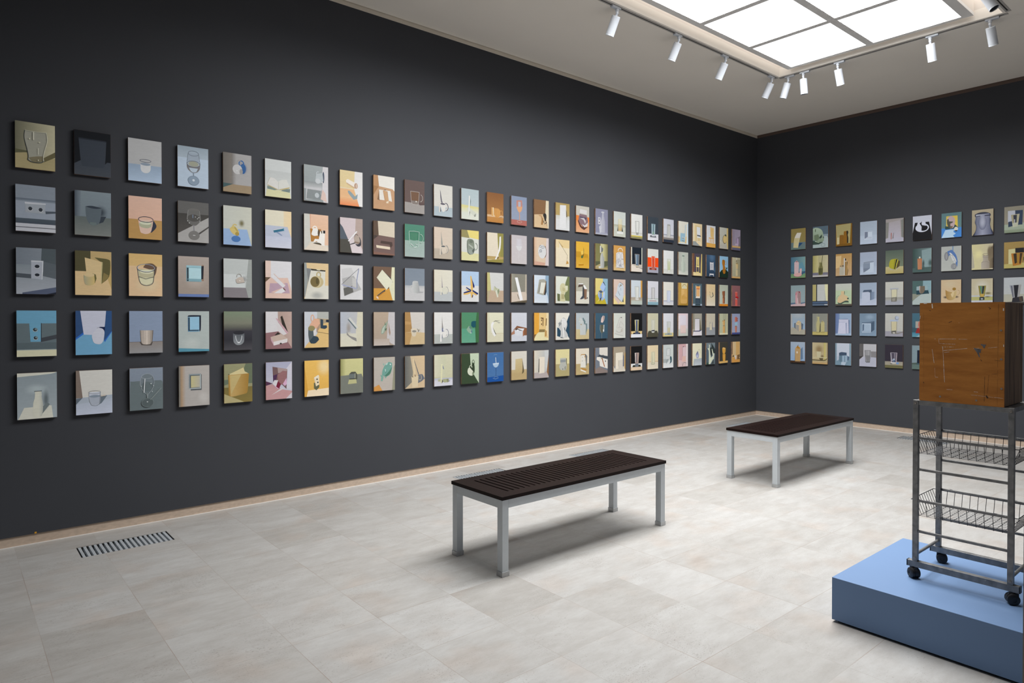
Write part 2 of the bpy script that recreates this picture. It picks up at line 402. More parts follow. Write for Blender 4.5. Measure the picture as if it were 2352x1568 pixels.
# ------------------------------------------------------------------ floor grilles
def grille(x0, x1, y0, y1, label, alongx=True):
    t = thing('floor_grille', ((x0+x1)/2, (y0+y1)/2, 0), label=label, cat='grille', group='metal air grilles sunk in the stone floor')
    hx, hy = (x1-x0)/2-.001, (y1-y0)/2-.001
    b = MB(); d = -.09
    b.box(-hx, -hy, d, hx, hy, d+.003); b.box(-hx, -hy, d, -hx+.002, hy, -.004); b.box(hx-.002, -hy, d, hx, hy, -.004)
    b.box(-hx, -hy, d, hx, -hy+.002, -.004); b.box(-hx, hy-.002, d, hx, hy, -.004); b.build('duct', M['pit'], t)
    b = MB(); n = 18
    if alongx:
        p = (2*hx-.004)/n
        for k in range(n): xk = -hx+.002+p*(k+.5); b.box(xk-p*.27, -hy+.004, -.024, xk+p*.27, hy-.004, -.002)
    else:
        p = (2*hy-.004)/n
        for k in range(n): yk = -hy+.002+p*(k+.5); b.box(-hx+.004, yk-p*.27, -.024, hx-.004, yk+p*.27, -.002)
    b.build('slats', M['grille'], t)
    b = MB()
    if alongx:
        for yy in (-.06, .06): b.box(-hx+.003, yy-.004, -.034, hx-.003, yy+.004, -.0245)
    else:
        for xx in (-.06, .06): b.box(xx-.004, -hy+.003, -.034, xx+.004, hy-.003, -.0245)
    b.build('support_bar', M['grille'], t)
grille(*GR[0], 'slatted grey floor grille nearest the camera by long wall')
grille(*GR[1], 'floor grille by long wall, seen beyond near end of slotted bench')
grille(*GR[2], 'floor grille by long wall, beyond far end of slotted bench')
grille(*GR[3], 'floor grille by long wall near corner, beyond the rear bench')
grille(*GR[4], 'floor grille by end wall, seen through the wheeled steel cart', False)

# ------------------------------------------------------------------ benches
def bench(x, y, label, nsl=31):
    t = thing('bench', (x, y, 0), label=label, cat='bench', group='slotted dark wood benches on silver legs')
    hx, hy, H, th = .782, .260, .477, .021
    b = MB(); m = .088; e = .098; z0, z1 = H-th, H
    b.box(-hx, -hy, z0, hx, -hy+m, z1); b.box(-hx, hy-m, z0, hx, hy, z1)
    n = nsl; L_ = 2*(hx-e); p = L_/n; sw = p*.30
    edges = [-hx]
    for k in range(n):
        c = -hx+e+p*(k+.5); edges += [c-sw/2, c+sw/2]
    edges.append(hx)
    for k in range(0, len(edges), 2): b.box(edges[k], -hy+m, z0, edges[k+1], hy-m, z1)
    st = b.build('seat', M['bench'], t)
    fx, fy, w = hx-.006, hy-.006, .048
    b = MB(); zb = z0-.052; zt_ = z0-.001
    b.box(-fx+w, -fy, zb, fx-w, -fy+.03, zt_); b.box(-fx+w, fy-.03, zb, fx-w, fy, zt_)
    b.box(-fx, -fy+w, zb, -fx+.03, fy-w, zt_); b.box(fx-.03, -fy+w, zb, fx, fy-w, zt_)
    b.build('frame', M['silver'], t, bevel=.001)
    for sx in (-1, 1):
        for sy in (-1, 1):
            xa, xb = sorted((sx*fx, sx*(fx-w))); ya, yb = sorted((sy*fy, sy*(fy-w)))
            b = MB(); b.box(xa, ya, .03, xb, yb, zt_); lg = b.build('leg', M['silver'], t, bevel=.0015)
            b = MB(); b.box(xa-.004, ya-.004, 0, xb+.004, yb+.004, .03); b.build('foot', M['chrome'], lg, bevel=.002)
    return t
bench(-6.399, -2.243, 'near bench, dark slotted seat on silver frame, middle of the floor')
bench(-3.207, -2.237, 'rear bench with reddish brown slotted seat, close to the corner')

# ------------------------------------------------------------------ plinth
PZ = .2255
pl = thing('plinth', (-5.802, -4.475, 0), label='low pale blue square plinth carrying the wheeled cart', cat='plinth')
b = MB(); b.box(-.461, -.467, .012, .461, .467, PZ); b.build('body', M['blue'], pl, bevel=.002)
b = MB(); b.box(-.44, -.445, 0, .44, .445, .012); b.build('base', M['dark'], pl)

# ------------------------------------------------------------------ cart
CX, CY = -5.785, -4.478
XF, XR_ = -5.960, -5.610        # outer front and rear planes
YL, YR = -4.270, -4.689          # outer left and right planes
cart = thing('wheeled_cart', (CX, CY, PZ), label='tall worn grey steel cart on casters standing on the blue plinth', cat='cart')
off = Vector((CX, CY, PZ))
def cb(mb, x0, y0, z0, x1, y1, z1): mb.box(x0-CX, y0-CY, z0-PZ, x1-CX, y1-CY, z1-PZ)
pw = .0235
RB0, RB1 = .2815, .312
def bolt(parent, x, y, z, ax=(-1, 0, 0), r=.0065):
    b = MB(); b.lathe(Vector((x, y, z))-off, ax, [(0, r), (.002, r), (.0025, r*.6), (.0015, r*.5)], 14); b.build('bolt', M['screw'], parent)
for (xa, xb, fr) in ((XF, XF+pw, 1), (XR_-pw, XR_, 0)):
    for ya, yb in ((YL, YL-pw), (YR+pw, YR)):
        b = MB(); cb(b, xa, ya, RB1, xb, yb, 1.121); po = b.build('post', M['steel'], cart, bevel=.001)
        if fr:
            bolt(po, xa, (ya+yb)/2, .327); bolt(po, xa, (ya+yb)/2, 1.106, r=.0055)
for x0 in (XF-.001, XR_-.028):
    b = MB(); cb(b, x0, -4.250, RB0, x0+.029, -4.7115, RB1); br = b.build('base_rail', M['steel'], cart, bevel=.001)
    for (ya, yb) in ((-4.2455, -4.250), (-4.7115, -4.716)):
        b = MB(); cb(b, x0, ya, RB0, x0+.029, yb, RB1); b.build('end_cap', M['black'], br)
for x0 in (XF+.002, XR_-.014):
    b = MB(); cb(b, x0, YL-pw, 1.098, x0+.012, YR+pw, 1.120); b.build('top_rail', M['steel'], cart, bevel=.0006)
for y0 in (YL-.018, YR+.006):
    b = MB(); cb(b, XF+pw, y0, 1.098, XR_-pw, y0+.012, 1.120); b.build('top_rail', M['steel'], cart, bevel=.0006)
b = MB(); cb(b, XF+.016, YL-.0185, 1.112, XR_-.016, YR+.0185, 1.119); b.build('top_shelf', M['steel'], cart)
for zc_ in (.932, .774, .617, .463):
    for x0 in (XF+.004, XR_-.014):
        b = MB(); cb(b, x0, YL-pw, zc_-.006, x0+.010, YR+pw, zc_+.006); b.build('cross_bar', M['steel'], cart, bevel=.0008)
for y_ in (YL-pw/2, YR+pw/2):
    b = MB(); b.tube(Vector((XF+pw, y_, .343))-off, Vector((XR_-pw, y_, .343))-off, .0075, 12); b.build('side_tube', M['steel'], cart, smooth=True)
def caster(x, y, ang, sc=1):
    rr = .0255; t = thing('caster', (x-CX, y-CY, 0), ang); t.parent = cart; del_ = None
    b = MB(); b.tube((0, 0, .046), (0, 0, RB0-PZ), .007, 10); b.build('stem', M['black'], t)
    b = MB()
    b.lathe((-.012, -.007, rr+.001), (0, 1, 0), [(0, .006), (0, .026), (.014, .026), (.014, .006)], 24)
    b.box(-.028, -.0065, rr, .012, .0065, rr+.0255); b.build('hood', M['black'], t, smooth=True)
    for sy in (-1, 1):
        b = MB(); y0 = .0075 if sy > 0 else -.0075
        b.lathe((-.012, y0, rr), (0, sy, 0), [(0, .004), (0, rr-.001), (.001, rr), (.011, rr), (.014, rr-.004), (.0145, .010), (.0125, .009), (.0125, .002)], 28)
        b.build('wheel', M['black'], t, smooth=True)
caster(-5.948, -4.268, .9); caster(-5.950, -4.696, -1.0); caster(-5.618, -4.285, 1.9); caster(-5.622, -4.690, .6)

# baskets hung between the front and rear bars
def basket(z, label):
    t = thing('wire_basket', (CX, CY, z), label=label, cat='basket', group='wire baskets hung in the steel cart')
    x0, x1, y0, y1 = -.158, .158, -.2255, .219; d = .082; ins = .030
    bx0, bx1, by0, by1 = x0+.020, x1-.020, y0+ins, y1-ins
    r = .0013
    b = MB()
    rim = [(x0, y0, 0), (x1, y0, 0), (x1, y1, 0), (x0, y1, 0)]
    for k in range(4): b.tube(rim[k], rim[(k+1) % 4], .0019, 8)
    b.build('rim', M['wire'], t)
    fl = MB(); sd = MB()
    n = 11
    for k in range(n+1):
        u = k/n; yt = by0+(by1-by0)*u
        yb = by0+(by1-by0)*u
        fl.tube((bx0, yb, -d), (bx1, yb, -d), r, 6, cap=False)
        sd.tube((x0, yt, 0), (bx0, yb, -d), r, 6, cap=False); sd.tube((x1, yt, 0), (bx1, yb, -d), r, 6, cap=False)
    n = 9
    for k in range(n+1):
        u = k/n; xx = bx0+(bx1-bx0)*u
        fl.tube((xx, by0, -d+.002), (xx, by1, -d+.002), r, 6, cap=False)
        sd.tube((xx, y0, 0), (xx, by0, -d), r, 6, cap=False); sd.tube((xx, y1, 0), (xx, by1, -d), r, 6, cap=False)
    fl.build('wire_floor', M['wire'], t); sd.build('wire_side', M['wire'], t)
    # hooks over the bars
    for yy in (-.14, .14):
        for sx, xb in ((-1, x0), (1, x1)):
            h = MB(); q = [(xb, yy-.006, 0), (xb+sx*.010, yy-.006, .0075), (xb+sx*.010, yy+.006, .0075), (xb, yy+.006, 0)]
            for k in range(3): h.tube(q[k], q[k+1], r, 6)
            h.build('hook', M['wire'], t)
basket(.9315, 'upper wire basket hung in the steel cart under the box')
basket(.6165, 'lower wire basket hung in the steel cart above the plinth')

# ------------------------------------------------------------------ box on the cart
BX0, BX1, BY0, BY1, BZ0, BZ1 = -5.957, -5.655, -4.649, -4.297, 1.1212, 1.606
bxo = Vector(((BX0+BX1)/2, (BY0+BY1)/2, BZ0))
box = thing('wooden_box', bxo, label='scuffed orange-brown wooden box resting on top of the steel cart', cat='box')
def bb(mb, x0, y0, z0, x1, y1, z1): mb.box(x0-bxo.x, y0-bxo.y, z0-bxo.z, x1-bxo.x, y1-bxo.y, z1-bxo.z)
b = MB(); bb(b, BX0, BY0, BZ0, BX0+.009, BY1, BZ1); fp = b.build('front_panel', M['ply'], box)
fp['label'] = 'orange varnished front panel with scratches'
for y0, y1 in ((BY0+.0008, BY0+.013), (BY1-.013, BY1-.0008)):
    b = MB(); bb(b, BX0+.009, y0, BZ0+.001, BX1-.009, y1, BZ1-.001); b.build('side_panel', M['side'], box, bevel=.001)
b = MB(); bb(b, BX1-.009, BY0, BZ0, BX1, BY1, BZ1); b.build('back_panel', M['side'], box)
b = MB(); bb(b, BX0+.009, BY0+.013, BZ1-.012, BX1-.009, BY1-.013, BZ1-.0005); b.build('top_panel', M['side'], box)
b = MB(); bb(b, BX0+.009, BY0+.013, BZ0+.0005, BX1-.009, BY1-.013, BZ0+.012); b.build('bottom_panel', M['side'], box)
# marks on the front: u from left (y max) to right, v from top, in 0..1
def mk(mb, pts, w):
    for (ua, va), (ub, vb) in zip(pts[:-1], pts[1:]):
        A = Vector((0, BY1-ua*(BY1-BY0)-bxo.y, BZ1-va*(BZ1-BZ0)-bxo.z)); B_ = Vector((0, BY1-ub*(BY1-BY0)-bxo.y, BZ1-vb*(BZ1-BZ0)-bxo.z))
        d = (B_-A).normalized(); n_ = Vector((0, -d.z, d.y))*w/2
        x = BX0-.0003-bxo.x
        q = [A-n_, B_-n_, B_+n_, A+n_]
        mb.add([(x, v.y, v.z) for v in q], [(0, 1, 2, 3)])
def dash(mb, a, b_, w, gaps, seed):
    r = random.Random(seed); t = 0
    while t < 1:
        l = r.uniform(.05, .16); t2 = min(1, t+l)
        P = lambda s_: (a[0]+(b_[0]-a[0])*s_, a[1]+(b_[1]-a[1])*s_)
        mk(mb, [P(t), P(t2)], w*r.uniform(.6, 1.25)); t = t2+r.uniform(0, gaps)
sc = MB()
dash(sc, (.25, .365), (.45, .362), .0013, .01, 1); dash(sc, (.48, .362), (.58, .362), .0009, .05, 2)
dash(sc, (.24, .36), (.245, .41), .0008, .03, 3); dash(sc, (.25, .41), (.44, .413), .0011, .06, 4)
dash(sc, (.28, .445), (.42, .442), .0013, .12, 5); dash(sc, (.30, .48), (.58, .452), .0014, .01, 6)
dash(sc, (.31, .50), (.37, .492), .0013, .01, 7); dash(sc, (.29, .44), (.315, .80), .0015, .012, 8)
dash(sc, (.16, .47), (.185, .61), .0016, .01, 9); dash(sc, (.195, .66), (.20, .75), .0008, .06, 10); dash(sc, (.20, .752), (.235, .752), .0012, 0, 11)
dash(sc, (.65, .45), (.72, .446), .0011, .02, 12); dash(sc, (.82, .44), (.92, .43), .0011, .03, 13)
dash(sc, (.34, .868), (.41, .868), .0012, 0, 14); dash(sc, (.66, .872), (.71, .873), .0014, 0, 15); dash(sc, (.63, .905), (.99, .915), .0009, .03, 16)
mk(sc, [(.155, .01), (.16, .055)], .004); mk(sc, [(.05, .006), (.09, .006)], .003); mk(sc, [(.985, .06), (.985, .085)], .004); mk(sc, [(.99, .405), (.99, .425)], .003)
mk(sc, [(.01, .13), (.004, .16)], .002); mk(sc, [(.19, .365), (.2, .365)], .002); mk(sc, [(.48, .2), (.485, .2)], .0015); mk(sc, [(.83, .335), (.835, .335)], .0015)
gm = MB()
def gp(pts):
    x = BX0-.0004-bxo.x
    gm.add([(x, BY1-u*(BY1-BY0)-bxo.y, BZ1-v*(BZ1-BZ0)-bxo.z) for u, v in pts], [tuple(range(len(pts)))])
gp([(.735, .405), (.80, .41), (.785, .425), (.78, .445), (.765, .44), (.755, .42), (.738, .417)])
gp([(.655, .443), (.69, .45), (.752, .455), (.735, .47), (.74, .49), (.715, .485), (.73, .535), (.715, .53), (.695, .49), (.668, .462)])
dm_ = MB()
dash(dm_, (.785, .72), (.78, .96), .0012, .01, 20); dash(dm_, (.83, .70), (.815, .88), .001, .03, 21); mk(dm_, [(.80, .90), (.82, .925)], .006)
mk(dm_, [(.89, .555), (.955, .56)], .0012); mk(dm_, [(.12, .075), (.14, .08)], .0025); mk(dm_, [(.36, .2), (.4, .185)], .0022); mk(dm_, [(.05, .81), (.06, .82)], .003)
dash(dm_, (.86, .69), (.92, .685), .0012, .04, 22); mk(dm_, [(.735, .555), (.75, .57)], .0022); dash(dm_, (.84, .93), (.93, .925), .0009, .05, 23)
dash(dm_, (.93, .02), (.925, .98), .0005, .03, 24); dash(dm_, (.05, .1), (.055, .95), .0004, .05, 25); mk(dm_, [(.82, .05), (.845, .06), (.83, .07)], .002)
def wear(o, mb, mat):
    me = o.data; me.materials.append(mat); mi = len(me.materials)-1
    bm = bmesh.new(); bm.from_mesh(me)
    vs = [bm.verts.new(v) for v in mb.v]
    for f_ in mb.f:
        fc = bm.faces.new([vs[i] for i in f_]); fc.material_index = mi
    bm.to_mesh(me); bm.free()
for mb_, mt in ((sc, 'scratch'), (gm, 'graym'), (dm_, 'mark')): wear(fp, mb_, M[mt])
for (u, v) in ((.96, .27), (.965, .545), (.97, .825), (.26, .945), (.69, .955)):
    b = MB(); p0 = Vector((BX0, BY1-u*(BY1-BY0), BZ1-v*(BZ1-BZ0)))-bxo
    b.lathe(p0, (-1, 0, 0), [(0, .0048), (.0008, .0046), (.0008, .0022), (.0003, .0012)], 14); b.build('screw', M['screw'], box)

# scrap of tape at the foot of the long wall
b = MB(); b.box(-.006, -.0006, -.007, .006, .0003, .004); o = b.build('tape_scrap', M['yellow'])
o.location = (-9.218, -.0007, .078); tag(o, 'tiny yellow tape scrap low on the long wall', 'tape')

# ------------------------------------------------------------------ paintings
PW, PH, PD, GAP = .2203, .3095, .0155, .0065
ROWS = ['top', 'second', 'middle', 'fourth', 'bottom']
def illum(wall, s, z): 
    return ILLUM(wall, s, z)
def ell(cu, cv, ru, rv, n, a0=0, a1=360):
    return [(cu+ru*math.cos(math.radians(a0+(a1-a0)*k/n)), cv+rv*math.sin(math.radians(a0+(a1-a0)*k/n))) for k in range(n+1)]
def smooth(pts, closed=True, sharp=52, n=4):
    """round the soft vertices of an outline (Catmull-Rom), keep its sharp corners"""
    N_ = len(pts); A = [Vector((u*PW, v*PH)) for u, v in pts]
    def is_sharp(i):
        if not closed and i in (0, N_-1): return True
        d0 = A[i]-A[i-1]; d1 = A[(i+1) % N_]-A[i]
        if d0.length < 1e-6 or d1.length < 1e-6: return True
        return math.degrees(d0.angle(d1)) > sharp
    sh = [is_sharp(i) for i in range(N_)]
    out = []
    for i in range(N_ if closed else N_-1):
        p1, p2 = A[i], A[(i+1) % N_]
        out.append(pts[i])
        if sh[i] and sh[(i+1) % N_]: continue
        p0 = p1*2-p2 if sh[i] else A[i-1]
        p3 = p2*2-p1 if sh[(i+1) % N_] else A[(i+2) % N_]
        if sh[i]: p0 = p1+(p1-p2)*.5-(A[(i+2) % N_]-p2)*.0
        for k in range(1, n):
            t = k/n
            q = ((p1*2)+(p2-p0)*t+(p0*2-p1*5+p2*4-p3)*t*t+(p1*3-p0-p2*3+p3)*t**3)*.5
            out.append((q.x/PW, q.y/PH))
    if not closed: out.append(pts[-1])
    return out
def paint_faces(spec):
    """turn one picture's strokes into coloured polygons, bottom layer first"""
    out = []   # (points, colours)
    def under(u, v):
        """colour already lying at (u, v)"""
        for it in reversed(out):
            pts, cols = it[0], it[1]; ins = False
            for i in range(len(pts)):
                (x1, y1), (x2, y2) = pts[i-1], pts[i]
                if (y1 > v) != (y2 > v) and u < (x2-x1)*(v-y1)/(y2-y1)+x1: ins = not ins
            if ins:
                wsum = 0; acc = [0, 0, 0]
                if all(c == cols[0] for c in cols): return cols[0]
                for p, c in zip(pts, cols):
                    # gradients run along one axis: weight by closeness in both
                    w_ = 1/(1e-6+((p[0]-u)**2+(p[1]-v)**2)**1.0)
                    wsum += w_; acc = [a_+w_*b_ for a_, b_ in zip(acc, c)]
                if len(pts) == 4 and pts[0][1] == pts[1][1] and pts[0][0] == pts[3][0]:
                    fu = (u-pts[0][0])/(pts[1][0]-pts[0][0]); fv = (v-pts[0][1])/(pts[3][1]-pts[0][1])
                    return tuple((cols[0][k]*(1-fu)+cols[1][k]*fu)*(1-fv)+(cols[3][k]*(1-fu)+cols[2][k]*fu)*fv for k in range(3))
                return tuple(a_/wsum for a_ in acc)
        return (.5, .5, .5)
    def poly(pts, cols): out.append((pts, cols))
    def grad(pts, c1, c2, ax):
        lo = min(p[ax] for p in pts); hi = max(p[ax] for p in pts)
        cs = []
        for p in pts:
            t_ = (p[ax]-lo)/max(1e-6, hi-lo); cs.append(tuple(a*(1-t_)+b_*t_ for a, b_ in zip(c1, c2)))
        poly(pts, cs)
    for op in spec.split(';'):
        a = op.split()
        k = a[0]
        if k == 'B': c = hexlin(a[1]); poly([(0,0),(100,0),(100,100),(0,100)], [c]*4)
        elif k in ('V', 'H'): grad([(0,0),(100,0),(100,100),(0,100)], hexlin(a[1]), hexlin(a[2]), 1 if k == 'V' else 0)
        elif k == 'R':
            c = hexlin(a[1]); u0, v0, u1, v1 = map(float, a[2:6]); poly([(u0,v0),(u1,v0),(u1,v1),(u0,v1)], [c]*4)
        elif k in ('V2', 'H2'):
            u0, v0, u1, v1 = map(float, a[3:7]); grad([(u0,v0),(u1,v0),(u1,v1),(u0,v1)], hexlin(a[1]), hexlin(a[2]), 1 if k == 'V2' else 0)
        elif k in ('P', 'Q'):
            n = list(map(float, a[2:])); pts = list(zip(n[::2], n[1::2])); pts = smooth(pts) if k == 'P' and len(pts) > 5 else pts; poly(pts, [hexlin(a[1])]*len(pts))
        elif k in ('PV', 'PH'):
            n = list(map(float, a[3:])); pts = list(zip(n[::2], n[1::2])); grad(smooth(pts) if len(pts) > 5 else pts, hexlin(a[1]), hexlin(a[2]), 1 if k == 'PV' else 0)
        elif k == 'E':
            cu, cv, ru, rv = map(float, a[2:6]); pts = ell(cu, cv, ru, rv, 26)[:-1]; poly(pts, [hexlin(a[1])]*len(pts))
        elif k == 'S':
            c1, c2 = hexlin(a[1]), hexlin(a[2]); cu, cv, ru, rv = map(float, a[3:7]); n = 22
            rings = [(0.02, 0), (.3, .12), (.55, .45), (.8, .82), (1, 1)]
            vc = {}
            for j, (ra, ta) in enumerate(rings):
                for q, (u_, v_) in enumerate(ell(cu, cv, ru*ra, rv*ra, n)):
                    bg = under(min(99.9, max(.1, u_)), min(99.9, max(.1, v_)))
                    vc[j, q] = ((u_, v_), tuple(x*(1-ta)+y*ta for x, y in zip(c1, bg)))
            new = []
            for j in range(len(rings)-1):
                for q in range(n):
                    qd = [vc[j, q], vc[j+1, q], vc[j+1, q+1], vc[j, q+1]]
                    new.append(([p_ for p_, _ in qd], [c_ for _, c_ in qd], 'same' if new else None))
            out += new
        elif k == 'O':
            c = hexlin(a[1]); w = float(a[2]); cu, cv, ru, rv = map(float, a[3:7]); a0, a1 = (map(float, a[7:9]) if len(a) > 8 else (0, 360)); n = 30
            wv = w*PW/PH
            A = ell(cu, cv, ru-w/2, rv-wv/2, n, a0, a1); B_ = ell(cu, cv, ru+w/2, rv+wv/2, n, a0, a1)
            for q in range(n): out.append(([A[q], B_[q], B_[q+1], A[q+1]], [c]*4, 'same' if q else None))
        elif k == 'L':
            c = hexlin(a[1]); w = float(a[2]); n = list(map(float, a[3:])); pts = list(zip(n[::2], n[1::2]))
            if len(pts) >= 4: pts = smooth(pts, False)
            for (ua, va), (ub, vb) in zip(pts[:-1], pts[1:]):
                dx, dy = (ub-ua)*PW, (vb-va)*PH; l = math.hypot(dx, dy) or 1
                nx, ny = -dy/l*w*PW/2, dx/l*w*PW/2; ex, ey = dx/l*w*PW/2.5, dy/l*w*PW/2.5
                q = [(-nx-ex, -ny-ey), (-nx+ex, -ny+ey), (nx+ex, ny+ey), (nx-ex, ny-ey)]
                b4 = [(ua, va), (ub, vb), (ub, vb), (ua, va)]
                out.append(([(p_[0]+o_[0]/PW, p_[1]+o_[1]/PH) for p_, o_ in zip(b4, q)], [c]*4))
        elif k == 'T':
            ce, cf = hexlin(a[1]), hexlin(a[2]); ul, ur, bl, br_, v0, v1 = map(float, a[3:9])
            poly([(ul,v0),(ur,v0),(br_,v1),(bl,v1)], [cf]*4)
            mid = tuple(min(1, x*1.18+.02) for x in cf)
            poly([(ul+(ur-ul)*.56,v0+2),(ul+(ur-ul)*.72,v0+2),(bl+(br_-bl)*.72,v1-2),(bl+(br_-bl)*.56,v1-2)], [mid]*4)
            for (p, q) in (((ul,v0),(bl,v1)), ((ur,v0),(br_,v1))):
                w = 2.2; poly([(p[0]-w/2,p[1]),(p[0]+w/2,p[1]),(q[0]+w/2,q[1]),(q[0]-w/2,q[1])], [ce]*4)
            poly([(ul,v0-.5),(ur,v0-.5),(ur,v0+.6),(ul,v0+.6)], [ce]*4)
            poly([(bl,v1-1),(br_,v1-1),(br_-1,v1+1.4),(bl+1,v1+1.4)], [ce]*4)
    return out

def clip01(pts, cols):
    P_ = list(zip(pts, cols))
    for ax, lim, sg in ((0, 0, 1), (0, 100, -1), (1, 0, 1), (1, 100, -1)):
        o_ = []
        for i in range(len(P_)):
            (p, c), (q, d) = P_[i-1], P_[i]
            ip, iq = sg*(p[ax]-lim) >= 0, sg*(q[ax]-lim) >= 0
            if ip != iq:
                t_ = (lim-p[ax])/(q[ax]-p[ax])
                o_.append(((p[0]+(q[0]-p[0])*t_, p[1]+(q[1]-p[1])*t_), tuple(a*(1-t_)+b_*t_ for a, b_ in zip(c, d))))
            if iq: o_.append((q, d))
        P_ = o_
        if len(P_) < 3: return None
    return [p for p, c in P_], [c for p, c in P_]

def painting(code, desc, spec):
    wall = code[0]; a, b_ = map(int, code[1:].split('.'))
    if wall == 'L': col, row = a, b_
    else: row, col = a, b_
    z = 2.8384-(row-1)*.41942-PH/2
    if wall == 'L':
        xc = -.50813-(27-col)*.33023-PW/2; loc = (xc, -GAP, z); rz = 0
        where = ROWS[row-1]+' row, long wall'; group = 'small still life paintings on the long wall'; s_ = xc
    else:
        yc = -(.56594+(col-1)*.33001+PW/2); loc = (-GAP, yc, z); rz = -math.pi/2
        where = ROWS[row-1]+' row, end wall'; group = 'small still life paintings on the end wall'; s_ = yc
    mb = MB(); mb.box(-PW/2, -PD, -PH/2, PW/2, 0, PH/2)
    root = mb.build('painting', M['panel'])
    root.location = loc; root.rotation_euler = (0, 0, rz)
    tag(root, 'painting of '+desc+', '+where, 'painting', group)
    E_ = ILLUM(wall, s_, z)
    verts = []; faces = []; cols = []; layer = -1
    for it in paint_faces(spec):
        pts, cs = it[0], it[1]
        if len(it) < 3 or it[2] is None: layer += 1
        r = clip01(pts, cs)
        if not r: continue
        pts, cs = r
        y = -PD-.00025-layer*.00009
        o_ = len(verts)
        verts += [(-PW/2+.0002+(PW-.0004)*u/100, y, PH/2-.0002-(PH-.0004)*v/100) for u, v in pts]
        faces.append(tuple(range(o_, o_+len(pts)))); cols.append(cs)
    me = bpy.data.meshes.new('painted_surface'); me.from_pydata(verts, [], faces)
    # face normals must look away from the wall (-Y)
    att = me.color_attributes.new('paint', 'FLOAT_COLOR', 'CORNER')
    for p, cs in zip(me.polygons, cols):
        for li, c in zip(p.loop_indices, cs):
            alb = [max(.004, x/e_) for x, e_ in zip(c[:3], E_)]; k_ = min(1, .9/max(alb))
            att.data[li].color = (*[x*k_ for x in alb], c[3] if len(c) > 3 else 1)
    me.materials.append(M['oil'])
    o = bpy.data.objects.new('painted_surface', me); C.objects.link(o); o.parent = root
def ILLUM(wall, s, z):
    return (1, 1, 1)
EC = {'L': [[0.3982, 0.4026, 0.3941], [0.1625, 0.1645, 0.167], [-0.0559, -0.0563, -0.0574], [-0.0383, -0.0378, -0.0388], [0.0787, 0.0861, 0.0932], [0.0066, 0.0102, 0.0079], [-0.0112, -0.0133, -0.0096], [0.0041, 0.0023, 0.0036], [-1.556, -1.5646, -1.5855], [-0.2659, -0.2628, -0.2748], [-0.0705, -0.0732, -0.0701], [-0.0026, -0.0059, 0.0026], [0.0238, 0.0125, -0.0021], [-0.0158, -0.0188, -0.0176], [0.0092, 0.0155, 0.0072], [0.0739, 0.07, 0.0912], [-0.1065, -0.1143, -0.1079]], 'R': [[-0.078, -0.0818, -0.0923], [-0.0694, -0.0588, -0.0623], [-0.0549, -0.0906, -0.0824], [-0.0291, -0.0064, -0.018], [-0.1546, -0.0992, -0.1004], [0.4896, 0.283, 0.3148], [-0.3242, -0.0669, -0.1491], [-0.1011, -0.1858, -0.1339], [0.0093, -0.231, -0.3399], [-1.757, -0.9072, -0.9511], [0.4887, -0.0903, 0.1234], [0.1251, 0.1925, 0.1398], [-0.9525, -0.5538, -0.2807], [1.9769, 0.7166, 0.642], [-0.2488, 0.1451, -0.0057], [0.5429, 0.3132, 0.1227], [-0.8029, -0.1826, -0.0643]]}
def ILLUM(wall, s, z):
    """light falling on a spot of the wall (measured once on plain grey panels): turns seen colours into paint colours"""
    t = (s+4.9)/4.9 if wall == 'L' else (s+2.6)/2.6; q = (z-1.9)/.9
    bs = [t**i*q**j for i in range(5) for j in range(4) if i+j <= 5]
    return tuple(math.exp(sum(b_*k[c] for b_, k in zip(bs, EC[wall]))) for c in range(3))

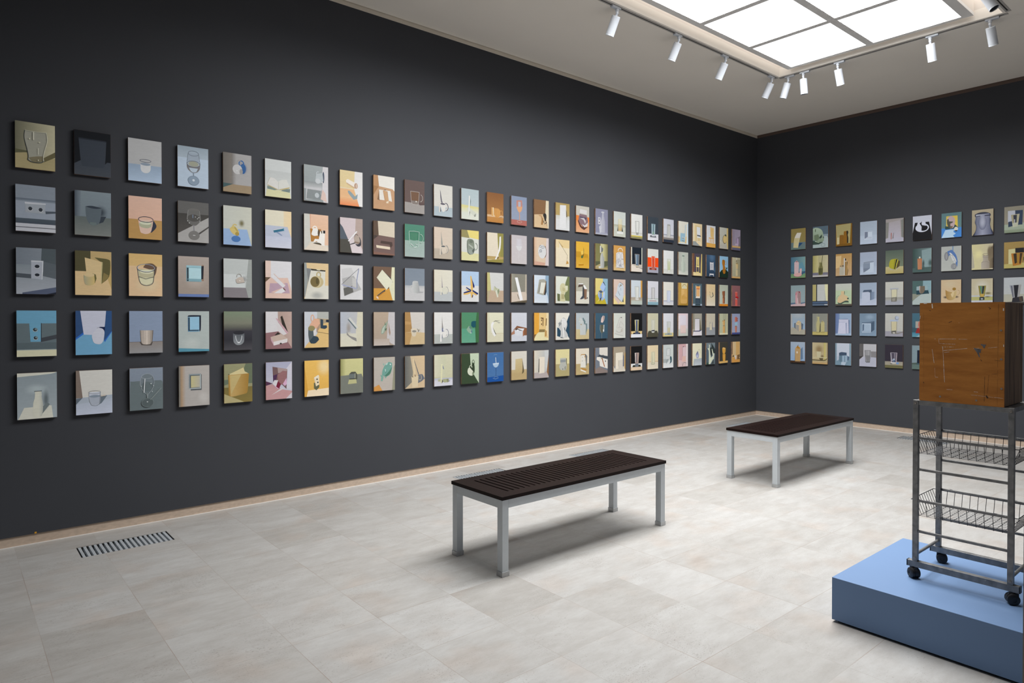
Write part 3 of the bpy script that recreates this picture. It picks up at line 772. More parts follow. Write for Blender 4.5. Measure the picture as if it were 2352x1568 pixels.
PAINTINGS = r'''
L1.1|curvy empty beer glass on olive ground|H 4f4e40 8f8a74;P 7d7355 0 68 30 66 70 76 100 72 100 100 0 100;P 42412f 0 60 31 62 31 65 0 69;P 4b4630 70 74 100 58 100 70 71 83;P 75746a 24 18 22 30 24 42 29 58 32 72 31 81 42 85 62 85 71 81 70 72 74 56 80 38 80 28 78 18;P 5c5643 33 76 52 72 69 70 69 81 60 84 42 84;L 2f3230 2 24 18 22 30 24 42 29 58 32 72 31 81 42 85 62 85 71 81;L a9a798 1.2 24 18 50 19.5 78 18;L a9a798 1.4 78 18 80 28 80 38 74 56 70 72 71 81;R c9c6b6 44 20 47 37;L c9c6b6 1.5 57 54 57 67;R c0bda9 34 34 37 37;R c0bda9 58 40 62 42;E c0bda9 57 80 1.5 1.5
L1.2|grey block with two round holes on banded ledge|R 697079 0 0 100 30;V2 464e58 6a727b 0 29 100 36;R 757c86 0 35 100 73;V2 3a4249 343b44 0 72 100 83;R 97989d 0 83 100 100;R 3c3d42 0 90.5 100 92;P 3b424a 74 54 100 53 100 57 75 60;P 9d9fa4 22 37 75 37 75 40 23 41;P 7d8288 23 40.5 74 41 73 60 24 59;E 24282e 36 50.5 5 4;E 24282e 62 51.5 5 4;O b6b8bb 1.2 36 51 5.5 4.4 0 180;O b6b8bb 1.2 62 52 5.5 4.4 0 180
L1.3|grey upright block with two holes one above the other|H 5d646c 6b7178;P 3e4549 64 0 100 0 100 55 62 30;V2 676e74 83878e 0 36 100 100;P 474d52 65 28 100 34 100 66 66 60;P 3b4046 0 55 38 57 38 66 0 64;P 41485a 15 97 100 84 100 100 15 100;P 181b26 75 100 100 95 100 100;P 868a92 37 29 65 30 63 68 37 66;P babdc2 37 27 68 27 65 30 37 29.5;P b5b8bd 65 30 68 27 67 50 65 68 63 68;E 1d2128 52 39.5 6 3.6;E 1d2128 52 58 6 3.2;O c0c2c6 1.2 52 40 6.3 4 10 170;O c0c2c6 1.2 52 58.5 6.3 3.6 10 170
L1.4|teal block with two holes above a cream strip|R 56829a 0 0 100 29;R 4f5a5e 0 28 100 86;R 465054 0 70 100 86;R aca990 0 86 100 100;R 757f80 0 84.5 100 86;P 33363b 60 60 100 53 100 62 60 69;P 568299 31 27 62 27 60 68 34 68;P 26282e 60.5 28 62.5 27 62 67 60 68;E 24282c 46 41.5 5.5 3.8;E 24282c 47 59.5 5 3.6;E 5f6a6e 48 40.5 3.6 2.4;E 5f6a6e 49 58.5 3.4 2.2;O c9cbc6 1 46 41.8 5.8 4.1 10 170;O c9cbc6 1 47 59.8 5.4 3.9 10 170
L1.5|pale milk bottle on a cream table in grey fog|V 70797e 828a8e;S 8b9496 747d82 48 36 34 14;P b0afa4 0 0 100 0 88 3 60 5 20 7 0 8;Q aeada2 17 75 86 73 90 100 2 100;S 4d5558 7a8286 72 60 10 26;P 5a6263 58 95 64 74 74 66 82 70;P aeada0 44 41 60 41 61 49 60 54 62 60 64 68 64 80 62 92 59 97 41 97 39 88 39 72 40 64 43 56 44 48;PH b0afa3 8b8d86 54 42 60 42 61 54 64 68 64 80 62 92 59 96 54 96;L 3e464a 2 43 40.5 61 40
L2.1|large dark navy cup silhouette, almost black|B 06090f;V2 2f343c 33373d 0 66 100 100;P 06090f 0 60 18 62 18 67 0 76;P 06090f 86 50 100 50 100 57 84 71;P 2b3038 12 18 88 18 84 70 78 80 22 80 17 66;P 1b2028 12 16.5 88 17.5 88 20 12 19.5
L2.2|grey flowerpot casting a blurry blue shadow|V 6a747a 5a646a;H2 3a424b 646d74 0 0 17 60;V2 4f5655 646764 0 58 100 100;S 262d35 565f66 70 46 22 18;P 2a3138 68 56 86 55 78 68 66 72;P 4a5359 29 35 74 35 72 52 68 68 60 75 50 77 40 74 33 64 30 50;P 272e37 29 35 40 33 52 33 74 36 60 38.5 44 38;P 55605f 40 74 50 77 60 75 58 70 42 70
L2.3|cream cylinder and cream board, olive shadows|R 433f2a 0 0 42 46;R a08a60 42 0 100 60;P ab9562 88 56 100 30 100 84;R c8ad82 0 46 100 100;P a58c5a 90 64 100 86 100 30 92 40;P 4f4a2e 53 14 70 15 90 17 97 24 93 57 72 74 74 26;P 70633c 78 48 92 54 90 60 72 74;P cbb386 26 15 75 24 71 73 60 66 34 64 30 46;P a2956c 72.5 24 75.5 24 72 74 70 72;P 55502f 47 50 56 53 58 62 54 72 48 74;PH 8c8870 b09a64 23 55 52 55 53 72 46 77 36 78 27 75 24 66;E ccb589 38 54 14.5 4.5
L2.4|white cup on a white panel, blue corner|B 5d8aa6;P 2456a0 0 56 24 48 24 52 0 66;P 2456a0 78 68 100 44 100 48 80 72;P 263f63 0 0 13 0 22 48 0 62;P 26436b 84 0 100 0 100 46 78 69 76 40;P b8bac8 13 0 84 0 79 40 70 55 45 55 22 54;P 0c1a3c 58 39.5 68 36.8 81 37 80 48;P c4c5d0 45 54 46 66 50 73 58 76 68 76 75 70 78 60 79 48 75 42 68 39.5 59 40
L2.5|clear tumbler of water on pale lavender table|B b0aea8;P 6a5e56 0 0 9 0 18 62 0 63;V2 8f97a2 a3a8b6 0 62 100 100;P 8d959f 18 61 100 58 100 66 0 76;P 515a63 0 63 18 61.5 0 76;P 566069 66 62 86 59 70 76 56 82;P a9aeb8 35 50 67 50 66 70 62 78 52 81 42 79 36 68;P 8c929c 36 58 66 58 65 72 58 79 46 79 38 73;E 6f7985 51 59.5 15 3;O 6c6c6e 1.3 51 50.5 16.5 3.6;L 7d8288 1.2 35 50 36 68 42 79 52 81 62 78 66 70 67 50;P a89f93 68 58 84 57 80 60 68 61
L3.1|white-filled tumbler with floating rim on pale grey|B 9b9b9b;V2 7d8d9f 93a3b5 0 60 100 100;P b1b2b3 36 59 67 59 66 71 60 77 51 79 42 77 37 71;E 77828f 51 58 15 3.2;O 3c4351 1.6 51 50 16.5 3.2
L3.2|glass of milk on ochre under peach wall|V c4a290 cca48c;R a37f4c 0 54 100 100;P 2b2f3c 64 57 74 54 83 66 80 74 68 84 62 80;P d8b9a8 28 54 34 82 42 87 52 88 62 85 68 78 73 54;P 9a9b82 31 64 40 60 60 60 69 62 68 70 56 74 40 73 32 69;E b9bba4 50 62 17 4;O 23283a 2 51 53.5 22 6.5;L d8b9a8 1.2 73 54 70 70
L3.3|sketchy water glass with brown shadow on sandy table|V bb9c66 c4a878;R c9ac88 0 29 100 100;S d8c4a0 c9ac88 55 72 42 22;P 5e4a3c 42 32 50 23 70 22 84 30 80 46 70 58 60 36;P a8a284 25 36 76 36 73 64 66 72 52 75 38 72 30 62;P bfbb9c 30 56 74 56 70 68 52 74 36 70;E c4c2a6 52 42 20 5;O 3a3c4a 1.8 51 33.5 27 9.5;O c6ccd6 1 51 33 25.5 8.6;L 4c4c50 1.5 25 36 30 62 38 72 52 75 66 72 73 64 77 36;L 4c4c50 1.2 29 54 50 59 73 54
L3.4|fluted grey cup under a slate blue wall|B 78859a;V2 7c7570 848384 0 73 100 100;L 4b4441 1 0 73.5 100 72.5;P 4f4844 30 74 70 74 66 82 52 82 36 81;PH 8b8178 b9aea3 32 46 51 46 51 80 40 79 35 74;PH b9aea3 7d736a 51 46 71 46 68 72 62 79 51 80;L 91867c 1 42 47 43 77;L 91867c 1 48 47 48 79;L 9a8f85 1 58 47 57 78;L 8c8177 1 64 47 62 76;L 5c544e 1 32 46 35 74 40 79 51 80.5 62 79 68 72 71 46
L3.5|slate wine glass with a white straw line|V 737c88 6f7884;P 5a6466 2 36 10 31 94 31 100 41 100 100 0 100;E 646d72 52 36 21 22;E 566062 52 45 19 12;O 8a9196 1.2 52 20 17 6;L 8a9196 1.2 35 20 31 36 36 50 46 60 50 64 52 74;L 8a9196 1.2 69 20 73 36 68 50 58 60 54 64 53 74;L 78807f 2 52 60 52 76;E 4b5455 53 83 18 10.5;O 6d7676 1 53 83 18 10.5;L 79817f 2 62 76 82 60 94 50;L c4c7c8 2.6 45 26 42 58;R d3d6d6 62 37 65 39;R d3d6d6 70 42 72 44;R d3d6d6 33 42 35 44;R d3d6d6 66 56 68 58;R d3d6d6 50 80 54 82
L4.1|white wine glass seen from above, pale blue ground|V2 87949e 98a4ae 0 0 100 28;R a4b2c0 0 28 100 100;P 8d98a3 34 16 66 16 70 36 29 36;P 69686a 29 42 73 42 72 52 64 61 50 64 38 60 30 52;P a2afbb 36 52 66 52 60 61 50 63 42 60;E 9aa6b2 51 42 22 8;E 8f9080 51 42 17 6.4;O 5a5c60 2 51 42 21 7.4;O 5b6470 1.3 51 16 17 6;L 6b747e 1.3 34 16 29 42;L 6b747e 1.3 68 16 73 42;L 727d89 3 51 63 51 76;E 7b8a99 51 83 18 11.5;O 606e7d 1.2 51 83 18 11.5;E c2c9d0 51 82 4 3
L4.2|monochrome wine glass with sparkles and diagonal light|B 5a5957;V2 3b3936 4b4844 0 30 100 80;P 9a9895 0 80 100 36 100 100 0 100;P 45423f 64 78 100 58 100 62 66 82;E 64625f 51 22 20 6;P 605f5c 32 22 70 22 73 44 62 56 51 59 40 56 29 44;E 4a4845 51 40 20 9;L 8f8e8b 1 33 22 29 44;L 8f8e8b 1 70 22 73 44;L 77767a 3 51 58 52 78;E 6d6b68 52 83 18 11.5;R c8c8c6 66 37 69 39;R c8c8c6 62 40 64 42;R c8c8c6 30 47 32 49;R c8c8c6 35 52 38 54;R c8c8c6 55 36 57 38;R bbb 70 46 72 48;R 7488a0 47 32 49 40;R c0c0be 48 82 56 83.5
L4.3|pale blue box frame on taupe, blue strip below|V a0958d 92857a;S a59a91 92857a 55 60 40 22;R 5f73a0 0 93 100 100;R 8a7260 76 20 83 60;P 1f232c 75 23 83 22 81 55 75 56;R 7399a4 26 22 75 62;R a5c4ca 34 28 74 56;R 29363d 28 28 33 61;R 8fb2ba 26 22 75 27;R 769aa3 30 55 74 62;P 29363d 28 61 33 55 33 61
L4.4|blue box frame with navy shadow on pale grey|B a0a8a5;S acb2ae a0a8a5 40 80 40 20;P 4f8698 0 91 100 95 100 100 0 100;P 141c2c 29 14 35 10 73 10 72 46 66 50 66 14;R 40617a 30 15 66 50;R 1a2433 33 16 36 48;R 87aec3 36 14 66 47;L 9bbccb 1.4 29 14.5 67 14;L 6f96ad 2 31 50 66 50;L 86adc2 1.8 66.5 14 66.5 50;L 15202c 2 34 47 66 47
L4.5|small grey window frame with yellow centre|B a09b96;H2 5c6160 9c8368 0 0 9 100;H2 9c8368 a09b96 9 0 22 100;S aeaaa5 a09b96 80 80 22 20;R 484c50 38 22 74 61;R 828a8c 32 20 72 58;R 4e565c 35 23 70 56;H2 b0a87a a39e90 39 25 68 54;R 969d9d 68 22 72 58;R 969d9d 32 55 72 58
L5.1|white mug with a blue cast shadow, tan floor|H2 66625c 767069 0 0 30 86;H2 706b66 9a9896 30 0 46 86;R 9b9998 46 0 100 86;P 8f7d64 0 90 32 80 100 80 100 100 0 100;P 3a5254 0 78 34 79 0 90;S 1f4d86 7f8a9a 70 36 18 17;E 2a5588 70 37 10 13;O 345f92 4 64 24 8 7;E b4b3b2 50 40 17 12.5;E 8f8d8b 63 45 6 7;O 97928e 3 55 24 7 8 160 380;R f0f0ee 47 43 50 45
L5.2|yellow tilted mug over blue table and blue shadow|H b9bbb2 bcbcae;P 8ea7c8 0 59 84 58 99 97 100 100 0 100;L b0b19e 1 84 58 99 98;S 6b6440 b7b8aa 64 43 13 12;P c4b06c 22 58 34 50 44 54 56 66 50 72 44 74 34 72 24 64;E 9f8840 48 71 7 5;O c4b06c 4 40 52 7 5 150 330;P a89550 40 52 52 64 48 66 38 56;E 456fa6 44 84 16 8;P 456fa6 28 82 44 76 60 86 50 92 36 90
L5.3|tiny beige mug fallen in a grey corner|B b2b6b3;P c0c4c2 0 40 76 40 76 74 0 74;P 949894 88 0 100 0 100 100 87 100 78 74;P 7d777a 0 74 78 74 87 100 0 100;S 8d8d8b b8bbb9 72 52 12 12;P b3a89d 42 53 54 47 68 47 74 58 70 61 50 63 44 60;L 6e6862 1 42 53 44 60 50 63 74 60;O 8a8178 1.6 54 45 8 6 160 370;R d8d4ce 54 55 59 57
L5.4|glowing small glass in a dark blurred band|V2 73806a 747566 0 0 100 30;V2 747566 3a383c 0 30 100 50;V2 34333a 2a2a30 0 50 100 74;V2 2a2a30 454347 0 74 100 100;PV 505359 83878a 32 55 72 55 71 76 66 83 58 86.5 52 87 45 86.5 38 83 33 76;E 26262c 52 55 20 5;PV 55595d 6c7074 41 62 64 62 61 72 56 79 52 80 48 79 44 72;O c2c4c6 2.2 52 61 11 19.5 5 175;E c6c8ca 52 80.5 5 1.8
L5.5|yellow folder standing open on olive ground|V 8a8968 8a8664;P 5f6852 76 0 100 0 100 52 84 52 70 12;V2 6f6338 7c6c38 0 60 100 100;P 5f6a58 0 40 22 40 22 50 0 54;P a59a70 0 76 60 96 70 100 0 100;P c4b687 14 27 68 10 72 20 88 27 50 28;PH b79a62 94702f 14 28 88 26 83 70 78 78 30 84 17 80;P 9a7636 14 28 18 29 22 84 16 80;P b3a06c 22 30 60 28 24 78;L 3c3424 2 15 26 18 27
L6.1|open blank book above a pale yellow strip|B c4c7c5;V2 b8bbb9 c4c6c2 0 30 100 82;P ccc99f 6 81 94 81 98 100 2 100;P 75847e 8 72 30 74 50 79 36 82 8 80;P 71807c 96 74 94 84 60 82 70 76;P b9a774 8 68 50 78 51 80 46 80 10 71;P b9a774 94 69 92 73 60 80 52 80 54 77;P cfcdc8 19 49 34 50 46 57 50 60 50 79 7 68;P cdccc5 50 60 58 54 70 51 82 50 94 69 51 79;L a5a59c 1 50 60 50 79;L b4ae92 1 19 49 7 68
L6.2|teal bar floating over lavender table, cream wall|H d8d2bc e0c9a0;R d9d3bd 0 0 70 42;P b4bac9 0 41 85 42 100 72 100 100 0 100;V2 bcc0d0 c4c6d2 0 70 100 100;P 8392ae 36 57 50 58 66 66 60 67 48 62;P d9d9cc 29 53 66 46 70 46 33 54;P 2f6a86 30 54 68 47 71 53 33 60;P 4f8fa0 68 45 71 46 72 53 70 54
L6.3|white bent strip on a mauve square, pink floor|B d2d0d2;P d9c0b4 0 0 20 0 20 45 0 45;P d4b6a8 0 45 20 44 50 45 85 44 100 80 100 100 0 100;P 64503e 0 44 20 44 0 57;P b297a4 17 60 84 58 93 86 12 86;P d4b6a8 20 84 64 71 68 74 38 86;P d4d2d4 30 36 22 44 66 71 76 65;P d4b6a8 30 34 33 34 76 63 76 66;P d6d4d6 64 72 76 80 60 86 32 86;P 6e5240 66 70 76 76 75 80 68 75
L6.4|white and pink box with lid leaning, maroon floor|B ccc9c9;PH a68f84 b59c92 46 0 100 0 100 100 80 84 47 56;Q 8a6668 0 57 47 53 83 80 100 99 100 100 0 100;Q 2f2822 56 14 63 11 85 56 62 34;Q cbc6c6 38 20 80 60 68 64 46 52;Q bf9aa2 38 18 43 18 86 57 80 60;Q 2d2722 33 64 46 55 60 63;Q bba699 18 68 58 60 83 73 29 81;Q d2ccca 29 81 83 73 82 83 30 91;Q be9ba3 18 68 29 81 30 91 20 78;E 2a2420 57 86 4 2
L6.5|mauve mirror with tumbled pink and crimson box|V 9fa0b4 c0bdc4;Q c0bdc6 76 20 100 0 100 76 80 72;Q b78c8c 0 62 26 58 60 74 100 80 100 100 0 100;Q 4e2c46 0 50 26 57 0 62;Q c6bfbf 20 88 56 72 70 72;Q c2bcc0 76 100 100 84 100 100;Q 6c5353 25 12 82 20 78 74 60 60 28 58;Q a08c88 44 15 82 20 80 26 46 30;Q 47294a 27 36 44 32 38 50 28 56;Q 8d6464 44 34 64 24 80 26 78 46 62 62 46 58;Q c79fb8 64 60 78 44 80 60 72 66;Q cbc6c8 24 58 32 48 46 49 38 66;Q 711c34 46 51 57 60 50 72 38 66;Q d0a6bc 24 60 38 66 50 72 44 72
L7.1|pale mug above its reflected twin, white and grey|V 9ea5a5 8f9696;P cfcccd 78 0 100 0 100 100 80 100 70 52;V2 8e9494 c3c3c4 0 46 76 66;P c3c3c4 10 62 70 60 72 92 8 96;P 868c8c 14 67 70 68 68 94 10 94;E 4d5766 80 30 4 16;P b4bbbd 50 22 76 18 80 40 66 48 46 42;E c4c8c9 57 42 11 7;O b4bbbd 4 58 22 7 6 140 300;P 838b8d 46 74 66 74 76 84 66 92 48 88;E b9bfc1 53 82 9 7;P d6bdb2 76 64 88 74 94 98 68 92
L7.2|white cups cut out in orange light with dark ovals|B d6cfc2;Q cdcbc2 0 0 23 0 27 72 8 96 0 100;Q d9a98c 23 0 30 0 34 40 25 40;V2 e3bda2 e0b898 28 0 100 40;R e2bca0 70 40 100 84;Q b07a38 24 40 70 40 66 76 28 76;P ece8e0 30 54 36 42 44 38 56 40 58 50 56 58 42 60 32 58;O ece8e0 4 44 39 8 6;E 54432f 60 51 4.4 9.5;P ece7df 62 60 66 46 76 44 86 46 84 86 66 86 52 74 36 78 44 68 60 68;R 1d1c24 78 43 87 51;P 5b4a34 68 44 74 45 74 52 71 52;E 554b38 53 83 18 5;Q dfd2c0 0 100 28 80 100 88 100 100
L7.3|cream mug lying open on white paper, black bar|B dabf92;P 959a98 0 0 9 0 15 55 3 95 0 95;P 7d7f80 10 15 28 16 28 24 16 56;P d6d3c6 28 18 87 21 85 62 100 62 100 100 2 100;P 37332a 28 16 88 19 87 22.5 28 20.5;P d6cba9 48 16 72 17 62 20 52 19;S a8a8a2 cfccc2 52 90 33 14;O b9aa80 5 59 32 8 7;E c0b086 53 52 26 16.5;E c9bb94 46 52 22 16;E 75663f 44 52 19 14.5;E 5b5030 53 50 6 9
L7.4|peach mug upside down with dark shadows, tan floor|B d7b578;P c3c6cb 0 0 52 0 54 56 36 72 10 90 0 100;P adaea8 52 0 100 0 100 21 52 18;P a7977c 52 18 100 22 100 30 70 34 52 50;P 31414e 66 20 77 22 77 38 92 38 94 44 84 48 66 46;P 1e2838 90 22 100 22 100 30 88 28;P 525b5e 16 44 26 42 36 52 38 70 20 82 16 66;P 30404a 20 82 38 67 54 70 60 78 44 88 26 88;P d3cfcc 36 52 50 46 48 60 38 68;P d6a78b 22 36 40 20 60 20 64 36 50 46 20 44;O d6a78b 4 33 18 6 9;P a88b74 50 46 66 30 64 44 50 58;E 8d835a 29 46 14 7.5;L 3d3d3a 1 52 56 100 62
L7.5|small domino-like box on bright yellow ground|V e0b45e dcaa50;S e3cb98 dfb665 80 18 36 30;P d19c40 0 16 14 83 8 100 0 100;P e9d6b6 14 83 100 79 100 100 8 100;P 5f6046 38 62 60 66 60 76 48 84 38 78;P dccbae 38 50 44 47 60 66 46 72;P e3dccb 38 48 56 41 60 45 42 52;P e0cfae 42 52 60 44 60 68 46 73;E 28282a 51 53 3 2;E 28282a 54 62 3 2
L8.1|white tube and its slanting shadow, orange floor|V e2cf9e e0c590;P e6b686 0 52 60 50 80 100 0 100;V2 e8bc8c e88a56 0 74 84 100;P e4e2df 65 0 100 0 100 100 85 100 62 50;P e3d0ac 0 48 60 50 60 53 0 53;P 8fa0a4 34 58 44 58 66 72 78 64 76 78 60 82 38 66;P ece4d8 26 28 34 24 72 34 76 48 66 48 28 36;P d0b08e 28 34 66 46 66 50 30 38;E b58e74 71 41 8 8;E d0b8a4 73 41 5 6
L8.2|pink corner with a stick and small mug in shadow|B d2c4c5;Q b5a298 69 0 100 0 100 90 76 60 66 56;Q 565f69 0 18 12 28 34 60 36 66 0 66;Q 4e4c45 0 62 38 62 52 100 0 100;Q d9cecf 40 62 64 58 78 76 100 96 100 100 52 100;Q e9e7e7 34 66 72 36 76 38 38 68;Q 3c3937 40 76 70 68 72 71 42 78;P 3c3b42 84 52 92 62 93 76 86 80 76 80 66 74 80 74;P b2a396 60 56 68 50 80 50 86 58 88 66 84 72 74 73 64 70;P 8f7c6c 62 66 86 68 84 72 74 73 64 70;O 5b4c42 2 72 52 8 6 160 330
L8.3|thin blue triangle over grey squares on white|B d6d5d4;Q cac9c8 6 12 50 8 60 24 50 34 8 40;Q b0afad 8 40 60 30 94 70 20 90 14 64;Q c2c1be 52 36 72 40 72 66 54 60;Q 65645f 14 68 40 62 54 66 58 78 18 90;Q 40424a 46 62 52 60 52 63;L 3e4048 1.4 82 9 6 57;L 8c94b4 3.2 82 10 73 44 74 66;L a2a8c6 4 11 58 70 68
L8.4|floating pale bar with soft shadow in grey corner|H b1b6bf bab8b6;P cfcab4 76 0 100 0 100 100 72 100 68 62;V2 d0cdbc d6d2bc 0 62 72 100;S 9d968f b6b5b4 36 46 14 22;P 8b8884 28 56 40 68 70 76 72 86 50 78 28 66;P 67757a 32 22 36 20 72 46 68 50;P ccccc5 36 20 42 15 78 44 72 48
L8.5|dark cube with bright base on grey table, olive wall|V c7c38c bab985;H2 8d8c58 c2bf88 0 0 22 50;Q 777a70 0 48 93 45 100 56 100 100 0 100;Q 4f5148 38 44 48 38 66 38 74 46 74 60 68 62;R 69706d 38 44 65 58;Q 9fa08c 63 43 66 42 66 56 63 58;Q 41443c 40 57 64 57 64 60 38 60;Q b5b384 37 60 69 60 72 72 32 73
L9.1|open white box lid, tan card interior|B c69c76;Q bb8d62 0 0 22 0 26 36 4 46 0 40;Q ebe6dc 21 0 100 0 100 42 90 36 26 32;Q a97c50 0 32 24 33 0 60;Q 8a6648 26 44 28 44 30 74 18 72;Q 5c3f28 50 40 60 40 58 43 52 43;Q e8e2d8 26 42 80 42 88 74 72 72 66 44 44 44 52 72 28 72;Q cda376 46 42 60 44 72 70 60 74;Q ead9bd 60 76 72 72 70 80 60 80
L9.2|white slab and brown shadow on mauve floor|B d8ccb6;Q 614d3e 0 0 20 0 24 42 0 44;Q 775f59 0 44 26 42 100 46 100 100 0 100;Q 4a3c36 0 43 24 43 0 56;Q 4e3d37 34 58 88 60 90 70 80 78 76 68 32 66;Q e6d6bd 12 72 78 75 78 83 14 80;Q 876355 0 92 100 96 100 100 0 100
L9.3|white card leaning over ochre floor, brown wall|B 745b49;Q dedcbb 86 0 100 0 100 100 88 100 73 62 82 40;Q d39a43 0 65 74 64 90 100 0 100;Q 2f373a 44 12 80 32 92 46 88 44;Q e1dfc6 40 9 90 42 80 58 60 69 14 33;Q 634c3e 62 68 74 58 72 64;Q 40474a 44 72 54 68 54 74 18 88 16 86;Q b5782c 48 74 54 74 22 90 18 88;Q ead2c2 14 88 22 92 22 98 12 92
L9.4|slim green fish nosing down, taupe corner|V b6a38e ac9c8c;P c3bfbf 70 0 100 0 100 100 80 94 62 78;V2 b8a99c c2b7ae 0 80 74 100;P a58f80 70 30 80 62 76 72 70 60;P 8fa08d 68 24 56 52 46 64 36 66 34 60 40 46 56 34;P b5c0b0 40 50 56 36 44 62 36 64;P 5d7359 52 40 52 28 56 38;P 4f6650 52 50 62 48 56 58
L9.5|teal ceramic fish diving on beige, orange corner|V b5aea3 b9b0a7;P 93917c 94 30 100 24 100 100 86 100;P cf944c 0 88 24 81 40 100 0 100;P 6f9f93 58 20 72 14 86 18 86 34 76 52 58 58 38 54 40 40 48 28;P 4d7b68 86 30 78 50 60 58 50 56 70 44;P b3ccc4 56 20 66 16 64 22 56 24;P 87b2a6 50 20 42 18 46 26;P 7aa597 38 54 30 52 34 60 32 70 40 72 46 58;P 7aa597 50 58 60 58 56 64;P d3e2de 52 36 56 36 54 46;P 2c4038 58 40 56 48 54 48;E dde6e2 78 22 3 2
L10.1|clear glass mug of brown drink, mauve wall|B 67544f;P a39d98 0 68 100 70 100 100 0 100;P 5d4a47 60 68 100 66 100 72 78 74;P 75563f 29 34 72 34 70 62 34 62;P 867b74 34 62 70 62 68 72 38 74;L cac2ba 1.6 29 34 33 64 38 73 66 74 70 62 73 34;L cac2ba 1.6 29 34 73 34;O c4bcb4 2 78 52 12 11 -80 90;R e3dcd4 54 62 60 66
L10.2|glass mug on pale floor, bottle green wall|V 4f8a73 588a74;V2 9fb5ab a9b8b3 0 50 100 100;P 3d7b61 24 24 70 24 68 50 29 50;P 93b0a3 22 48 70 48 66 68 58 70 34 70 26 66;P 4a8468 28 26 66 26 62 46 54 49 38 49 32 46;L b4d0c0 2.2 21 22 23 44 27 64 34 70 60 70 67 64 70 44 72 22;L b4d0c0 2 21 22 46 20.5 72 22;O a9c8b6 2.8 79 42 13 13 -100 105;L eef4f0 2.2 30 60 36 64 42 66;L eef4f0 2.2 44 70 52 70 58 68;L eef4f0 1.6 54 60 58 62 64 61
L10.3|white glazed mug turned left, slate wall|V 808b97 8b95a0;V2 b4b6b8 c8c7c6 0 53 100 64;R c9c8c7 0 62 100 100;P a9a9a9 60 70 96 72 90 75 60 77;O c3c4c3 4 34 64 9 11 90 280;PH cacbc9 a4a6a4 38 42 66 40 74 66 70 76 42 76 36 60;E bfc0bf 53 41 14 2.6
L10.4|cream cup in light on a tan striped table|B cfc9c1;P ad8754 0 0 26 0 36 58 24 62 0 62;P bf9761 0 28 30 30 30 38 0 38;P cdb68e 0 62 38 60 100 64 100 100 0 100;P ba9560 0 62 36 62 22 100 0 100;P 8c8678 60 50 74 56 68 62;O c9bda8 2 72 58 8 5;P d5c9b2 30 56 60 56 54 72 48 75 38 74 33 68;E d8cdb8 45 55 16 6;E 8f8b82 46 59 11 3.4
L10.5|cream mug holding a tall slip of paper, sandy wall|H c8b595 d2b894;PH 666866 8c8779 0 0 26 0 40 50 36 80 0 100;P 5c626b 44 10 50 18 70 56 66 58;P 6a6f78 66 58 88 58 100 72 84 80 62 86;P d9c5a0 38 10 44 8 54 56 44 58;P d8c6a4 32 64 68 62 64 96 36 98;P 3e3628 36 62 42 66 36 66;P 4a3b2c 50 56 54 64 50 64;O cfc0a2 2 76 68 7 8 -60 140
L11.1|blue-grey knife shadow rising from a white cup, blue floor|B dcd9d0;R b4c2c8 0 70 100 100;P 67636f 32 15 36 24 44 54 38 56 34 40;O 5f5b68 4 64 69 12 11.5 -110 100;O dfdcd4 4 62 69.5 10 9.5 -90 100;P e2dfd8 33 59 62 63 62 74 57 83 50 86 44 84 39 76 36 66;E 504b5a 47 60.5 13 2.6;P 67636f 40 50 46 54 44 60 40 60;P dcd8d0 25 60 33 59 33 88 27 88;P 4d4956 33 70 38 84 33 87
L11.2|pale cup with a knife shadow, warm beige ground|H dcc9b6 d8cab8;V2 c2b6a6 c0b3a1 0 68 100 76;R c0b3a1 0 76 100 100;P 8d938f 38 12 42 34 46 56 39 56;O 8f9290 3.4 66 69 10 11.5 -110 100;O d8cbb9 4 64 69.5 9 9.5 -90 100;P dacdbb 38 60 66 63 66 74 60 81 53 84 46 82 41 74;E 5e6468 49 60 11 2.4;P dfd2c0 31 58 38 58 37 88 30 88;P 77797a 38 66 42 84 37 88
L11.3|cream cup with lilac knife shadow, silvery floor|H dfd9c6 e0dccc;R bfc3c3 0 70 100 100;P a9a2a8 40 16 43 34 47 56 41 56;O a0a0a0 2.6 66 65 10 11 -110 100;O dcd9c8 4 64 65.5 9 9.5 -90 100;P d9d7c6 42 56 64 55 68 64 66 72 58 77 46 76;R 605c60 41 54 46 56;P e4dfce 35 58 41 56 40 80 34 80;P 777c80 41 70 45 77 41 80
L11.4|white cup with a long grey knife shadow|B e0deda;R b7bbb6 0 70 100 100;P 8f8a86 42 12 45 34 49 52 41 52;O 8d9098 3.4 66 67 11 12.5 -110 100;O e5e2dc 4.4 63 67.5 10 11 -90 100;P e5e2dc 43 61 62 60 66 68 62 77 54 82 46 80;P 6b7390 41 50 47 50 48 60 58 60.5 46 62 41 62;P eae8e4 34 58 41 56 40 94 31 94;P 747a92 41 70 45 80 41 88
L11.5|upright cream stick crossing two cream blocks|V ccc9ae c4c3a2;H2 d4d0b8 c6c6a8 0 0 60 70;V2 b4b6c8 d0d0d8 0 75 100 84;R d2d2da 0 82 100 100;P 7b8096 44 30 54 48 46 44;P 8e8fa0 76 84 88 84 80 88 70 88;P b5b792 20 78 40 78 40 86 20 85;P a9ab86 46 78 76 78 78 88 56 90 46 86;P 8d8e6c 66 78 78 78 78 88 70 90;P dcd9b2 37 30 45 30 41 90 33 90;P 55564c 42 78 48 86 40 92
L12.1|white stick and block, yellow band across|V b9c9cc c2cccf;P dfd798 0 53 100 56 100 70 0 66;V2 e0dca8 dfe2d2 0 62 100 80;R dfe2d4 0 78 100 100;P 6e8080 50 28 54 40 50 60;P d4d7c8 30 64 40 60 84 76 84 82 72 88 34 68;P 9ea296 72 84 84 78 82 88 74 90;P e8e9e2 42 22 49 22 46 88 39 86;P 7d8478 46 72 50 76 45 90
